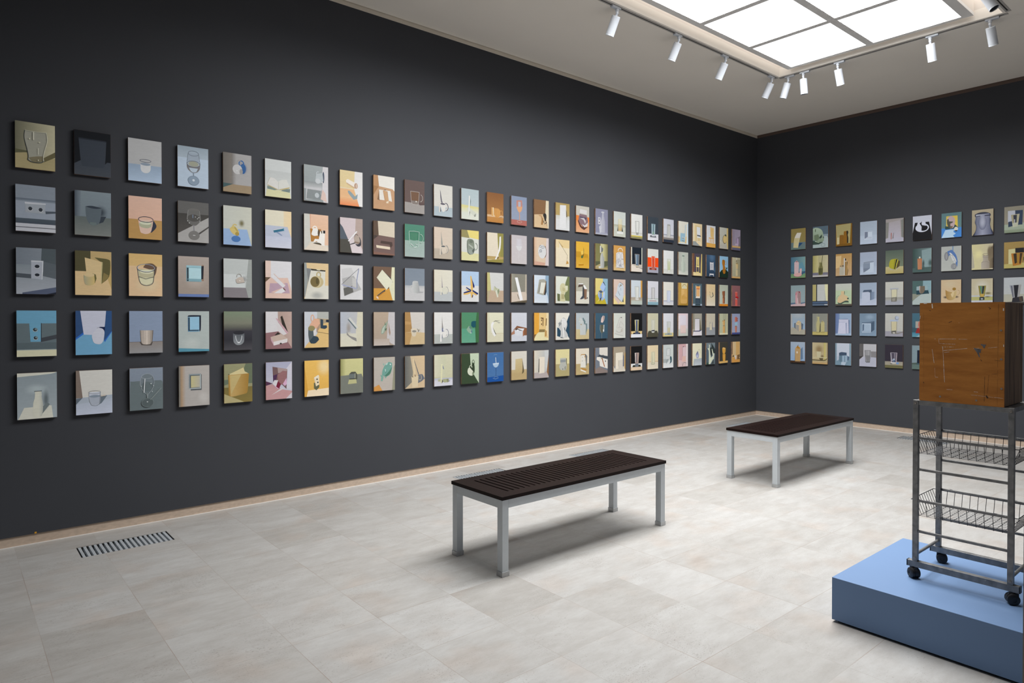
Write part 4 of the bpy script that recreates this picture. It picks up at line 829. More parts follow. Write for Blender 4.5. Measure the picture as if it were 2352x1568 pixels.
L12.2|grey glass mug lying down, yellow and olive blocks|B dcded4;P 99905e 0 0 32 0 46 26 0 24;P ead87e 32 0 100 0 100 28 46 24;P e0dca8 0 72 100 76 100 100 0 100;PV 818a78 97a092 32 36 40 29 60 29 72 36 74 60 66 76 50 80 36 74 31 60;E 9aa39a 53 71 20 9;L 4a5248 2 32 36 34 60 38 74 50 80;E 6f786a 56 36 10 5;O 8a9386 3 80 52 12 11 -90 110;P 5e675e 60 66 76 56 74 68 66 74;P b5bcae 40 44 66 54 66 60 40 50
L12.3|yellow and navy starfish shape, pale blue sky|B b4cbe4;R dddddb 0 47 100 100;Q 13266a 57 18 62 28 75 47 74 53 66 53 60 40;Q e3b965 50 14 57 16 67 54 64 66 54 64;Q 13266a 24 54 28 52 56 61 54 66;Q e3b965 24 57 54 65 52 70 28 63;Q 13266a 11 70 40 64 56 64 52 67 14 74;Q e3b965 10 74 52 67 56 70 38 76 12 78;Q 13266a 62 60 96 71 95 75 88 76 64 67;Q e3b965 64 66 90 76 84 79 62 72;Q e3b965 50 68 66 66 63 85 56 87;Q 13266a 61 79 67 76 65 85 60 87
L12.4|green room with teal shadow and small pale mug|V 4f8c68 588a66;V2 599d80 66a588 0 53 84 100;P 3a693f 88 0 100 0 100 100 82 100 78 52;P 2e5c3c 78 30 84 28 84 52 78 50;P 00505e 56 34 62 29 82 28 81 48 66 50 55 44;P 8fac95 28 56 42 44 56 54 62 64 52 70 40 66;P 4c6c8a 46 46 56 56 62 64 54 70 56 58 44 50;R d5e3da 52 66 56 69
L12.5|cream mug with dark shadow, forest green ground|B 35472f;P bfcdb2 48 0 100 0 100 100 92 92 74 74 60 54 52 36;P 2f3f2a 55 52 58 40 64 30 70 32 75 44 75 60 71 68 62 62;O 2f3f2a 2.6 67 31 6.5 9;P d5d9c3 34 57 38 49 46 46 58 54 68 62 67 69 60 74 50 73 40 69 35 63;E 8a967a 65 67 5 6;O c9cfb8 3 52 46 7.5 6.5 170 370
L13.1|orange cup beside a block, deep orange wall|V 8d5a2c b27d42;V2 ddb88c e0bf98 0 75 100 84;V2 c58c4a bf823a 0 82 100 100;P ddaa66 26 50 40 50 40 80 26 78;P f0dab2 34 50 40 50 41 78 38 80;P d59a50 42 52 68 52 80 58 78 74 68 82 50 82 42 70;L b07434 1 52 54 56 80;O d8a25c 2 86 66 8 8;L 6b4420 1.6 74 82 94 80
L13.2|white curved ribbon, olive wall|H e6dbc4 e9ddc8;P 97904a 62 0 100 0 100 82 70 82;P a99a52 70 60 82 52 80 82 70 82;V2 b99d60 c4ab70 0 80 100 92;P 978c44 0 94 100 88 100 100 0 100;P 7a6230 58 84 72 80 66 90;P f0eee8 75 12 84 10 84 30 80 54 70 70 56 90 46 90 62 70 72 46
L13.3|pale green wisp standing in a beige corner|B d5d5d2;P c8c183 0 0 15 0 24 62 0 62;P b9ad8a 0 62 24 60 10 92 0 100;P c2ab92 22 60 100 60 100 100 0 100;P c3c5a6 42 46 52 50 76 56 74 66 64 80 56 70 44 60 36 66;P 8f977a 62 60 72 54 74 64 64 76;L 6c7466 1.6 46 46 56 56;P d9dcca 50 62 58 58 68 82 60 84
L13.4|white ribbon bending like an arch, cream room|V dfddc2 dedbc2;P d5d1b4 0 0 12 0 22 70 14 100 0 100;V2 ccc2a2 d6d1b8 22 70 100 78;P d7d2b8 22 72 100 72 100 100 14 100;P 7d7d6e 30 34 48 27 82 28 48 30;P b2b0a2 50 29 82 34 72 37;P eae9e6 22 44 30 32 44 32 34 50 54 76 44 82 30 70;P 4a4a3c 34 50 54 74 52 76 40 62
L13.5|white half-filled wine glass, cobalt blue ground|V 3f6ca2 4a74a6;P 0d4f9a 0 84 100 80 100 100 0 100;L 8fb0cc 1.2 40 9 50 7.5 60 8;L 4f78a8 1.2 37 12 33 26 33 37;L 4f78a8 1.2 64 12 70 26 70 36;P a8c0d6 33 37 71 36 69 43 62 49 52 52 42 49 36 44;P c3d4e2 33 37 71 36 70 40 36 41;L dfe6e6 3 51 18 52 28 54 36;L 2d4f80 2.2 53 52 54 66 53 80;L 8fb0cc 1.4 34 88 50 91 68 88;L 8fb0cc 1.2 40 85 52 83 66 85
L14.1|orange wine goblet, dusty blue wall, red floor|V 8e9cb6 9aa4b6;R b56a60 0 82 100 100;P c58a7c 34 14 66 12 70 36 34 36;P b4b8c6 44 18 60 18 60 36 44 36;P e0a87c 33 36 72 34 66 48 56 55 46 54 36 44;L d9a080 4 52 54 53 84;O d9bfb4 1.4 52 88 15 4;L d29484 1.6 34 14 33 36;L d29484 1.6 67 12 72 34
L14.2|ghostly wine glass on pale lilac|V c9c2c4 cfc8c8;P d0ccd2 34 12 64 12 68 38 34 38;P dadada 30 38 70 38 62 50 50 55 38 50;L dfdfe2 2 48 18 50 36;L d9d8da 2 48 56 48 84;L e2e0e0 1.4 44 88 54 88
L14.3|white slanted strip in a grey room|B 8c897c;H2 9f9c8e 8b8878 0 0 30 60;P b8af9e 90 0 100 0 100 70 88 62;P d3c4b4 0 64 92 62 100 70 100 92 0 99;P 5e5442 0 99 100 91 100 100;P 33322c 36 70 40 72 52 90 46 86;P f0f1f2 22 13 40 12 74 90 56 93
L14.4|small white open box with brown shadow|B cfd1d8;Q 8a5a3c 8 63 36 46 100 54 100 80 74 80 72 58 34 55;P b08068 0 70 20 60 22 74 0 78;Q d6d7dc 22 60 76 64 74 84 24 80;Q 4f3a2a 22 60 36 54 50 56 46 64;Q 4f3a2a 46 62 58 56 74 64;Q e2e3e6 36 54 84 56 76 64 56 60;E e8e8ea 40 62 8 3;Q a46a48 74 66 82 60 82 80 74 84
L14.5|tan upright box blending into tan floor|V d4cfc4 d8d2c6;V2 c4af86 baa274 0 64 100 78;R bba375 0 76 100 100;PV cab88c bfa878 26 27 70 25 72 74 24 74;P 6a5c40 70 26 74 40 82 70 74 78 68 80 72 60
L15.1|dark cup shadow in a brown and cream corner|B 8a6643;Q e6d9bc 80 0 100 0 100 100 94 100 76 52;Q dcbf96 0 55 72 50 80 78 94 100 0 100;P a87a46 46 58 60 66 62 78 56 90 46 88 50 70;P 2b2826 59 54 65 48 74 46 82 50 84 60 81 70 77 76 71 72 66 62;P 2b2826 60 74 65 71 71 79 70 83 64 80;P 2b2826 70 84 84 77 85 80 71 87;P c49a6c 30 55 46 54 56 58 54 61 44 60 33 58;L e8dcc2 2 62 70 68 78 74 82
L15.2|white speckled egg-shaped cup, peach ground|B dfc7ac;H2 d8b294 dfc6aa 0 0 18 90;P d8cccb 84 0 100 0 100 100 76 100 78 70;P d3a892 0 86 76 90 72 100 0 100;P 7b624c 64 28 78 30 84 46 82 64 72 72 66 50;E dcdcdb 54 50 28 25;O 6d7884 2 42 32 6 4;O 6d7884 2 60 34 8 4;O 4d5a6c 2.4 44 48 7 4;R 6d7884 32 54 35 56;R 7d8894 50 38 54 40
L15.3|grey-lined case tilted over pale blue|H d6e0ea cbd8e6;P 8fabc2 78 0 100 0 100 100 92 74 84 64 76 30;P 32353a 70 22 84 20 84 60 76 72 66 70;P aaa99c 34 16 68 14 82 20 68 70 60 72 18 66;P a27f5c 76 22 82 22 70 66 64 70;P e2e2d6 44 26 78 26 62 66 36 64;P 8d8d84 40 24 46 26 36 64 28 62;V2 d2dce6 dde4ea 0 76 84 100
L15.4|box with a face-like pattern, orange room|B e3c488;P e2a540 0 0 34 0 32 76 0 78;P e8d4a8 84 0 100 0 100 100 80 60;P 8c6434 0 78 28 76 0 92;P e6dcae 4 88 30 70 70 70 70 88 100 92 100 100 4 100;P 8c7748 34 60 74 60 72 70 32 70;P b58a4c 76 62 86 66 84 84 74 86;P 6c4a28 44 17 64 18 62 48 58 48 58 22 44 20;R 4e3a24 48 24 53 30;R 4e3a24 48 38 53 44;P 7a5c34 80 20 86 20 84 46 78 48
L15.5|plain white upright slab in a grey corner|H d5cdbb b3b7ba;P c7c9c8 70 0 100 0 90 60 80 80;P 8b633c 100 16 100 96 86 82;P b4a9a6 0 80 86 78 100 96 100 100 0 100;P 4c4a44 32 30 36 30 34 80 28 78;P e3d9c8 36 24 72 24 70 82 34 84
L16.1|tall white slab before a mustard wall|V b59c5e c2ac74;V2 d0cfc4 e0e0de 0 46 100 70;R dedfde 0 62 100 100;Q 6a5a3c 74 22 80 30 84 50 76 50;Q c7c8c4 74 52 82 54 76 90;Q e6e6e6 30 8 74 6 76 92 28 92
L16.2|fine black triangle line on cream|V e9d4a8 eedfc0;P e8cf9a 20 0 100 0 98 30 20 32;R ecdfc0 0 30 100 100;P c9a768 24 12 56 26 46 26;L 4a4238 1.6 22 8 84 56 80 74;P ecdfc4 24 12 82 56 78 90 24 92;P cb9848 80 74 96 86 74 90
L16.3|lumpy cream sculpture against olive|B dde0d4;P 767f55 86 0 100 0 100 92 40 88 70 60 68 30;P 666d48 10 64 30 66 30 92 12 92;P d0cba2 32 34 44 26 62 26 70 34 88 34 86 54 66 60 62 72 70 88 64 94 30 92 32 72 40 60 30 48;P dcdcc0 66 34 88 34 88 50 72 50;P b3ac7e 40 66 60 66 60 84 40 84;P c0ba8c 50 40 70 46 62 56 48 52
L16.4|white draped figure against navy teal|B e4e0d4;P 27475c 100 6 100 96 70 70 74 40;P 27475c 10 54 36 58 36 90 10 86;P e0ddd2 0 90 60 88 100 96 100 100 0 100;P c7c7c4 44 22 56 16 74 24 84 44 72 66 88 82 84 92 30 92 40 70 16 52 26 34;P dededc 50 20 72 24 80 42 62 60;P 8d9192 18 38 32 34 42 40 26 50;P 55595a 42 28 48 28 48 36;P 70757a 58 52 66 56 70 68 62 62;P eeeeec 44 22 50 22 62 90 56 90;P 4c5660 30 92 40 90 60 94 50 94
L16.5|grey jug with upright block, yellow wall|V d9d09a ddd2a4;V2 b3a678 a89c6c 0 54 100 66;R b0a474 0 58 100 100;P 6c6b5c 76 32 82 36 80 66 76 60;P b7b8ac 32 32 74 32 74 48 32 46;P 8f9596 32 38 74 38 74 50 32 48;P b4b5ac 34 48 74 48 80 62 78 72 70 78 36 76 24 64;R 2d2f30 48 72 54 75;P 97988c 62 66 76 62 74 76 64 76
L17.1|white and purple bowl shape on orange floor|B c9c5ba;P e9843a 0 36 100 40 100 56 0 60;V2 e89a5c e2b088 0 56 100 100;P 5f3a30 12 58 18 52 40 76 70 78 92 76 60 90 30 80;P 8a7078 26 30 80 32 90 56 86 72 64 78 38 72 18 54;P dedbda 30 12 82 14 80 30 26 26;P 50455c 26 40 80 42 74 50 30 46;P cfc8ca 28 46 60 44 74 56 68 66 56 52;P d9d4d4 44 68 66 72 88 60 86 74 62 80;O 5e3a30 3 52 82 10 4
L17.2|knife edge and bright yellow blocks, all yellow|V e6b43c e8b740;P c99725 0 38 40 38 40 42 90 46 100 76 100 100 0 100;V2 d8a52e e2b042 0 60 100 100;P 6c561c 56 20 60 30 58 50 52 60;P efc75a 36 36 52 34 56 22 56 46 38 50;P 8a6a1e 36 50 52 50 50 54;P 3d6640 38 54 52 52 50 62 38 62;R efc65a 18 82 56 84;P c98f1c 18 85 58 83 56 90 18 92
L17.3|brown and white lighter-like blocks on grey|V b5b1a0 bab6a6;R dcd8ca 0 53 100 100;Q 3e4450 50 34 56 34 58 80 36 84 30 82 48 70;Q 3c4048 84 74 92 78 80 82;Q ededec 18 24 54 22 52 28 18 28;Q 5e4f44 20 27 54 26 52 34 14 38;Q f0efee 54 30 66 29 82 42 80 46 64 44;Q 8a6a54 62 44 82 44 80 82 64 84;Q 4d443e 54 34 62 42 64 82 58 76
L17.4|white blocks stacked with teal shadows, pale blue|V b4bcc0 b9c0c2;V2 cdbd94 c9b78a 0 62 100 100;Q 6f8486 48 20 56 18 72 32 70 40 84 40 86 60 74 84 76 50 60 40;Q c3c8c6 22 18 34 18 60 34 54 44 20 34;L b0a070 1.6 28 17 22 30;R c2c6c4 30 44 74 84;Q a5894c 30 43 44 42 40 46;R 98a09c 32 28 34 31;R 98a09c 48 36 50 39
L17.5|white cassette and lid leaning, tan floor|V dcd2bf dfd5c2;V2 b7a273 c0aa7a 0 58 100 100;Q 6a6e70 66 22 74 22 86 30 82 66 76 66 72 36;Q b58642 38 22 70 22 68 26 36 28;R dedad0 40 25 64 72;Q b58642 64 30 74 30 72 34 64 34;R 3b342c 47 32 50 35;R 3b342c 47 46 50 49;Q dfdcd2 36 52 74 50 74 74 32 72;Q b98840 40 74 82 80 80 86 36 80;Q e8e2d4 34 78 76 88 74 93 34 84
L18.1|white bottle and white domino block, lavender grey|H 8a8ca4 8f90a6;V2 a4a8ba b5b7c2 0 93 100 100;PH bfc0cb a9abb9 54 10 66 10 68 28 76 50 78 92 40 92 42 52 50 32;E c4c6ce 58 12 13 3.4;PH c9cad4 b0b2be 42 56 56 56 56 92 40 92;R cfcfd6 20 33 40 60;E 26283a 30 40 3 2.4;E 26283a 30 53 3 2.4;P cbccd4 28 70 40 62 40 94 34 94;P a0a2b4 74 92 90 90 92 96 76 96
L18.2|white bottle with grey top, olive and yellow ground|V 7d7a4c 8a8656;P c9c490 40 0 76 0 70 40 60 72 46 40;H2 c6c08c 7d784a 66 0 100 70;P 5c5f44 0 70 100 66 100 84 70 90 0 90;P b3a474 0 88 40 78 60 100 0 100;R a9986a 0 92 100 100;PH c8c9c4 9da09c 44 40 60 34 62 46 70 56 70 90 62 95 40 95 38 60;R dadad8 36 8 44 36;P 6d7276 46 8 52 14 62 18 58 30 46 34;E d4d4ce 34 92 9 4.4
L18.3|blue cube shapes, yellow floor and pale blue wall|B ddcd80;Q 8fb4c6 60 0 100 0 100 100 88 100 72 76 64 40;Q b9aa30 0 66 22 62 30 80 0 100;Q c4b236 0 96 60 76 74 78 90 100 0 100;Q 1f2638 58 14 66 12 82 28 70 26;Q a9c1e6 52 18 60 14 82 30 66 52 52 48 36 36;Q 6d8fc8 66 50 82 30 76 46 60 56;Q 4f5c74 24 50 42 46 62 52 44 58;Q 9fb9e4 22 52 30 54 40 90 20 68;Q b5caec 62 54 76 50 74 78 58 72;Q 6f8db8 34 58 52 58 52 74 36 78;Q 2a2f40 36 78 52 74 34 92;Q a5bbd8 46 78 60 72 72 80 50 88
L18.4|wine flute and block on petrol blue|V 3c5a6c 3a5668;P d6c0b8 48 20 60 10 76 12 72 26 58 38 44 36;P a89690 60 12 76 12 72 28 64 30;P 5f6052 40 46 68 46 70 66 58 78 48 78 38 66;L b5bab8 1.6 38 46 36 62 44 76;P c9cccb 66 46 72 46 70 72 64 76;R f0f0ee 62 64 70 72;L 9a968a 1.6 52 78 52 99
L18.5|white box drawn with an orange pencil line, grey|B 757c86;Q dad3c8 32 0 100 0 100 34 44 30 32 24;Q 8a7c76 0 84 34 74 100 92 100 100 0 100;Q 3f464e 12 38 30 28 60 30 62 26 64 30 100 36 100 44;Q e2ddd4 12 36 34 36 100 48 100 84 36 72 34 54 10 46;Q 4a3526 42 40 60 42 62 46 44 42;Q a15f28 50 42 56 40 78 76 72 76;E 4a4e52 82 54 4 3
L19.1|cream open box standing, grey-green ground|V ccd2cc d5dad5;V2 b0b09a c4c8ba 0 52 100 66;R c7cbbe 0 62 100 100;P d9d6bc 36 28 70 28 70 52 36 52;PV d3c69c c9ab74 36 50 70 50 66 76 38 76;P 4b4f48 28 78 34 56 38 78;P 4b4f48 66 78 70 56 78 78;R e6e7e4 26 80 80 88;L 7c8078 1 36 30 36 60;L 7c8078 1 70 30 70 60
L19.2|white paper bag with oval print, ochre ground|V cf9c52 d2a45c;V2 cfa763 d9bd8a 0 70 100 100;P 7b6c58 18 34 24 30 22 80 18 84;P dcdad8 20 32 38 26 78 26 82 52 88 88 20 90;O e6e2da 4 56 22 20 12 180 360;O 6d6660 1.2 42 42 14 13;O 6d6660 1.2 74 42 12 13;O 6d6660 1.2 40 66 18 12;O 6d6660 1.2 72 64 14 12;P bcbcc2 26 56 54 60 40 74 28 70;P aaa9ae 40 84 56 72 70 84;L 6d6660 1.4 22 88 80 90
L19.3|spiky pale figure study on pink ground|B d6bfb2;P e9d594 0 72 40 100 100 58 100 100 0 100;P 37443c 70 88 80 60 84 92;P c9d2da 32 28 44 16 62 14 82 26 84 46 80 74 70 92 14 64 28 46 30 34;L 3f3a34 2 50 10 80 20;L 3f3a34 2 44 22 46 32;L 4a453c 2.4 52 28 66 22;L 55606a 2 36 48 52 64;L 55606a 1.6 58 34 60 44;R 9c8a66 54 20 64 26;L 555f68 1.4 14 66 70 92
L19.4|white crumpled bag sketch on white|V ccd0c6 d6d8cf;Q cfcec6 52 16 78 14 90 50 86 90 10 82 30 44;L 8b8a84 1.2 52 16 36 40 22 58;L 8b8a84 1.2 60 32 50 44 46 56;L 9a9890 1.2 62 34 86 50;L 9a9890 1.2 30 60 56 56 80 62;L 8b8a84 1.2 10 82 50 88 84 92;R 5c5e5c 58 16 70 18.5;L 9a9890 1.2 20 70 40 78 70 74;Q bdb8ac 60 66 74 62 76 74 60 76
L19.5|white boxes stacked by a taupe wall|V a09480 aa9c88;V2 ccc4b4 d8d1c2 0 78 100 100;Q 6f7280 76 26 88 40 88 80 76 80;Q 6f7280 4 80 14 74 14 88;Q c49a50 94 30 100 20 100 96 92 84;PV e2d9c6 e6ddcc 18 24 78 22 78 54 40 54 40 88 16 88;Q d0c9bc 42 54 78 52 78 84 44 88
L20.1|tall empty glass above a yellow stripe|V e2e2de dcdcd8;V2 cac9c0 d2d2ca 0 74 100 84;R dadad6 0 80 100 88;R d2c05a 0 87 100 92;R 8d8864 0 92 100 100;T 6e706c d6d7d2 36 70 42 66 28 76;R 3c3f3e 42 80 64 82
L20.2|tall glass on cream table, dark navy panel|B 16202c;R d8d8cc 0 0 8 72;R c3c8b8 92 0 100 72;P c8bfb2 0 70 100 70 100 86 0 74;P e2d8ca 0 72 100 88 100 100 0 100;T b7a48c 5d7184 32 72 42 66 28 78;R a8bccb 42 30 48 68;E 5a4c34 52 79 12 3.4;E d8cdb6 52 77 14 3
L20.3|tall pale glass, orange strip at right|V c9d2d8 cdd3d8;R cf9a4a 86 0 100 74;V2 a59a88 b9b3a2 0 70 100 84;R bcc4ba 0 84 100 100;T 9aa09c d0d2cc 32 70 40 66 26 76;P c9c4b8 38 72 66 72 70 80 34 80;E d8d6d2 54 78 14 3.4
L20.4|gold and blue tall glass, black wall, white plinth|B 0b0d10;P e4c88c 0 74 100 74 96 86 4 86;R e0e2e6 0 86 100 100;P 232838 22 80 80 80 86 86 14 86;T b3aa74 a49c6c 32 68 40 64 28 76;R 46547e 44 30 56 72;R c3bc94 36 30 42 72;P 4a5268 38 74 66 74 66 86 36 86;L d3d6d8 2 34 28 68 28
L20.5|pinkish tall glass, black wall, white and peach plinth|B 0b0c10;R dededc 0 72 100 86;R d9c1a4 0 86 100 100;P 24281c 18 78 84 78 90 86 12 86;T c0b6b0 a58a7c 34 70 40 64 28 74;R 46546c 48 30 54 68;R d6d6d6 36 28 40 66;P 6d747c 38 72 66 72 66 86 36 86
L21.1|ribbed tall glass on white ledge, charcoal wall|B 39424b;V2 d2d3d8 d9dade 0 72 100 100;P 5c6066 24 78 74 78 80 86 20 86;T a8bcc4 6f8b96 34 70 36 66 30 76;R c6d6da 40 32 44 72;R 4c626c 50 32 54 74;R c2d2d4 60 32 64 72;R 7c9c86 46 62 58 76;P c3c7cb 34 74 68 74 66 82 36 82
L21.2|tall glass before a bright orange-red band|V d6d7d0 dadad4;R f04b08 0 36 100 78;R a3a3b0 0 76 100 100;R 8a3018 16 80 82 88;T d5b5a4 d8512a 34 68 38 66 30 80;R c8442a 44 40 58 76;L e6cfc2 1.6 40 32 42 78;L e6cfc2 1.6 62 32 62 78;P b5665a 36 76 66 76 66 88 36 88
L21.3|tall glass on pale blue, teal stripe below|V d0d0d6 cfcfd4;P 8fa294 0 73 100 73 100 76 0 76;V2 cfd4d2 c2d2d6 0 75 100 90;R 86a8b4 0 88 100 100;P b8a8a8 16 80 80 80 84 86 14 86;T 706f72 c0bfbe 34 66 36 64 28 74;E dcdcda 52 77 12 3
L21.4|tall clear glass on a dark olive table|V c3bfa4 c6c2a6;P 4c4a3c 10 74 90 74 100 86 100 100 0 100 0 86;T b2b3a8 c3c2b2 34 68 36 66 28 76;L d9d9d2 1.6 44 30 44 72;P 2a2c38 36 72 66 70 66 76 36 76;E cfd0cb 51 79 14 3.4;P c9cac4 36 76 66 76 64 80 38 80
L21.5|faint green-tinted glass on peach|V d9c7a4 dccaa8;P c3a068 0 70 34 68 34 71 0 74;P c3a068 66 68 100 68 100 70 66 71;V2 d6cab4 dbd2bc 0 70 100 100;T b3b49c c9c4a8 36 68 34 68 28 80;L 9fa490 1.6 46 50 46 72;O 8c9084 1.4 50 77 17 3.4
L22.1|lidded jar on grey shelf, navy strip below|V c6c8d2 cccdd4;P 9195a4 0 66 100 66 100 72 0 72;V2 c6c5c8 b9b6b6 0 70 100 82;R 807a76 0 80 100 89;R 28303e 0 88 100 100;T 8d8e8c b9b9b6 36 66 32 68 26 76;R a2a29e 36 22 66 28;E c8c4bc 50 76 16 3
L22.2|tall glass of pale green drink on white|V dadbda d6d7d4;V2 cbccc6 d0d2ca 0 80 100 100;T b4b6ac cfd2c6 36 70 40 66 36 88;PV c8cdb0 bcc49c 38 46 68 46 66 84 41 84;E dadbd4 53 87 10 2.6
L22.3|pale blue tall glass on cream, lilac horizon|V dad8ce dcd9cc;P 9a9cb4 0 80 100 80 100 84 0 86;V2 c9cad0 d4d3d2 0 83 100 100;T a5abc0 c3cad8 34 70 36 66 38 86;L 9ca4bc 1.6 36 38 66 38;E c3c6ce 50 88 18 3.4
L22.4|glass of straw-coloured drink, white wall, yellow table|V d3d3d8 d0d1d4;R d0c086 0 84 100 100;P 8fa3a6 16 87 84 87 88 93 12 93;T a0a2a0 bfc1be 34 70 40 66 36 86;R c4bd9c 41 62 66 84;E 6d7d88 52 90 12 2
L22.5|upside-down glass with teal cup shadow|H b9bfbe c6ccc8;V2 c9cdcc d8dada 0 70 100 100;P a3a9a8 0 62 60 60 40 78 0 78;T 8f9494 c0c3c2 32 68 32 68 16 48;R dcdedc 42 24 46 46;P c6c8c6 28 48 66 48 66 62 26 62;P 3c5a64 66 52 74 50 84 58 82 76 62 84 70 70 66 62;L 3c5a64 2 32 66 34 74 30 82;L 3c5a64 2 42 64 44 72
L23.1|pale blue step ladder shape by a cream wall|V d4d2c6 ccc8b4;R c3d2da 88 8 100 96;P 9fb8c8 68 14 74 12 66 92 60 92;P 8fb0c0 20 52 64 52 64 90 16 90;P b5c6cc 34 68 66 70 66 76 34 74;P d6b272 72 66 80 66 76 96 66 96;P 705f48 34 72 60 72 60 74 34 74;P 705f48 34 84 60 86 60 88 34 86;P c9b078 0 66 14 70 14 96 0 92;R c6d0d4 0 96 100 100
L23.2|pale celadon bottle in a grey corner|H a9aca2 c0c1ba;P b5b8ae 30 0 100 0 100 80 34 80;V2 bfc1b8 c9cabf 0 82 100 100;PH c2c9bc a3ac9f 38 18 58 18 60 36 70 52 68 86 54 90 30 88 26 54 36 38;R 6f7f76 38 14 60 19;P b5beb2 42 6 58 6 64 14 38 14;L 7d887c 1.4 27 52 29 86
L23.3|brown paper carrier bag, mustard ground|V a98338 9d7a30;P d2c79c 28 0 92 0 88 26 32 26;P b58f44 0 0 28 0 22 94 0 100;O 8a6c3c 3 62 18 20 11 180 360;R c9c6b0 48 14 70 24;P c9a05c 28 26 90 26 91 60 90 84 82 92 26 92 22 80 26 50;P c2984f 30 60 50 56 88 62 88 72 30 74;P d2ac6a 30 30 60 30 60 48 32 56;L b38a46 1.2 40 66 56 52 70 58
L23.4|pale pink blurred chair shape|V d6c4c8 cbc3c6;R d2ccd4 18 8 78 50;V2 c3c3bc b5bab2 0 68 100 100;P d6c0ba 22 54 76 54 80 84 20 84;P cbb3b0 20 84 80 84 80 88 20 88;L c9b9b8 2 26 88 26 96;L c9b9b8 2 72 88 72 96;P d9ced2 0 10 16 10 14 70 0 70
L23.5|pink chair outline on dusty rose|B c49ea0;R c9d0d8 0 0 4 100;P d6c9c8 80 0 100 0 100 100 78 100;P cbb3b2 0 70 78 76 78 100 0 100;P d0b8bc 44 12 76 14 78 54 46 54;P d3aea2 44 54 76 54 80 78 38 78;L 5d4a4c 1.6 44 12 46 54;L 4d4448 1.8 40 82 44 98 56 82 82 84 82 98;L 7d686a 1.4 44 12 76 12;R 4a3a3c 48 10 54 14
L24.1|white stool and doorway, beige wall|B ddc9a0;R d8d2be 0 0 8 100;P c9b486 24 8 86 12 88 80 26 80;P d6d8da 40 14 80 16 80 64 44 60;P 53565c 44 50 82 52 88 58 46 56;P 8a8f8e 0 82 26 80 78 100 0 100;P dcdcd6 44 58 84 58 84 64 46 64;L dcdcd6 3 46 62 46 88;L dcdcd6 3 80 64 78 92;L e2e2dc 2 46 80 78 80
L24.2|yellow slatted chair before a purple door|B 4a4350;R 6c4a36 0 0 16 100;P cfb970 92 0 100 0 100 100 84 100 86 50;P d8c592 4 84 80 86 92 100 4 100;P 2f2a24 40 50 64 50 74 54 40 54;R e5d384 36 14 42 54;R e5d384 62 14 68 54;R e5d384 36 16 68 24;R e2cf80 42 24 50 52;R e2cf80 54 24 62 52;P ead990 34 54 70 54 70 62 34 60;R e2cf80 36 60 40 88;R e2cf80 62 62 66 88;R e2cf80 36 82 66 85
L24.3|orange-backed chair, slate wall|B 4c6068;R 8a5f3a 0 0 3 100;R d2d0c8 32 8 37 58;R d2d0c8 76 8 81 58;P dca05c 36 12 78 12 78 22 36 22;R b5523a 38 22 76 25;PV dfb076 e2b880 40 25 74 25 74 58 40 58;L b06040 2 50 26 50 58;L b06040 2 64 26 64 58;P d8d0c4 34 58 78 58 78 66 30 66;P 2c3a44 30 66 80 66 80 96 30 96;R 3d4c58 36 72 74 88;L 71828c 1.6 30 90 80 90;R 9ba8b6 0 92 26 100;R 9ba8b6 82 92 100 100
L24.4|white standing panel in a grey room|B 9d998c;H2 76705e a09c8e 0 0 30 70;Q 6c6652 74 26 82 30 96 78 76 78;Q 3a3e5c 0 80 24 78 80 74 96 76 70 84 20 84;Q d4cfd2 10 82 76 82 100 76 100 100 0 100;PV c6c4c8 d0ccd0 26 24 74 24 74 78 24 78;L 3d3d3a 2 26 23 76 23;L 2e3152 2 26 79 76 79
L24.5|lilac leaf over a grey table, cream wall|V d3d0b4 d7d3ba;P a5acb0 14 70 100 68 100 100 8 100;V2 a0a7ac b8bec2 20 74 100 100;O bcb898 3 70 40 14 12 190 400;P 9498b4 34 50 54 34 68 50 64 66 50 68 38 60;P 5c6078 40 48 54 34 58 42 46 52;P c3c6d4 42 58 56 52 54 66
L25.1|white fence chair with tan back panel|V d2d4d6 c8c9cc;P cbab70 40 6 84 10 80 56 44 52;P dab988 44 6 82 10 82 14 44 10;R e0e0de 82 8 92 80;R c9a05a 24 55 84 58;P bf935a 26 58 82 58 82 80 26 78;R e4e2dc 28 60 38 80;R e4e2dc 46 60 56 80;R e4e2dc 64 60 74 80;P cc9c50 0 80 100 82 100 100 0 100
L25.2|white slatted chair on midnight blue|V 364f68 26384c;S 4d6884 34495e 60 10 40 26;P 3d5870 82 70 100 50 100 80;P c3c2c6 38 30 44 34 74 34 80 30 80 70 76 70 70 66 66 70 60 66 56 70 50 66 46 70 40 70;R 3a4c60 50 40 54 64;R 3a4c60 62 40 66 64;P cfced0 34 86 82 86 82 92 34 92;R cfced0 34 90 39 98;R cfced0 76 90 81 98
L25.3|small dark squiggle on cream|V ccb48a c8b896;V2 c8b896 cfc7b4 0 50 100 100;L 3f4242 2.6 36 34 42 42;L 4a4d48 2.4 38 46 44 58 56 60 68 56;P 3c4040 64 34 74 42 80 52 72 58 66 56 74 50 68 44;P d6cbb0 66 46 72 50 66 54
L25.4|two slim blue crescents on grey and beige|V b5ae9c b8b09e;V2 8e9092 8f9296 0 64 100 100;P 3c4a72 40 36 44 44 42 56 38 64 40 50;P 3c4a72 70 36 66 50 70 64 70 76 64 60 62 48;P c6bda4 42 46 62 46 62 64 68 76 36 76 40 64;P 3a3f50 64 64 70 72 66 76
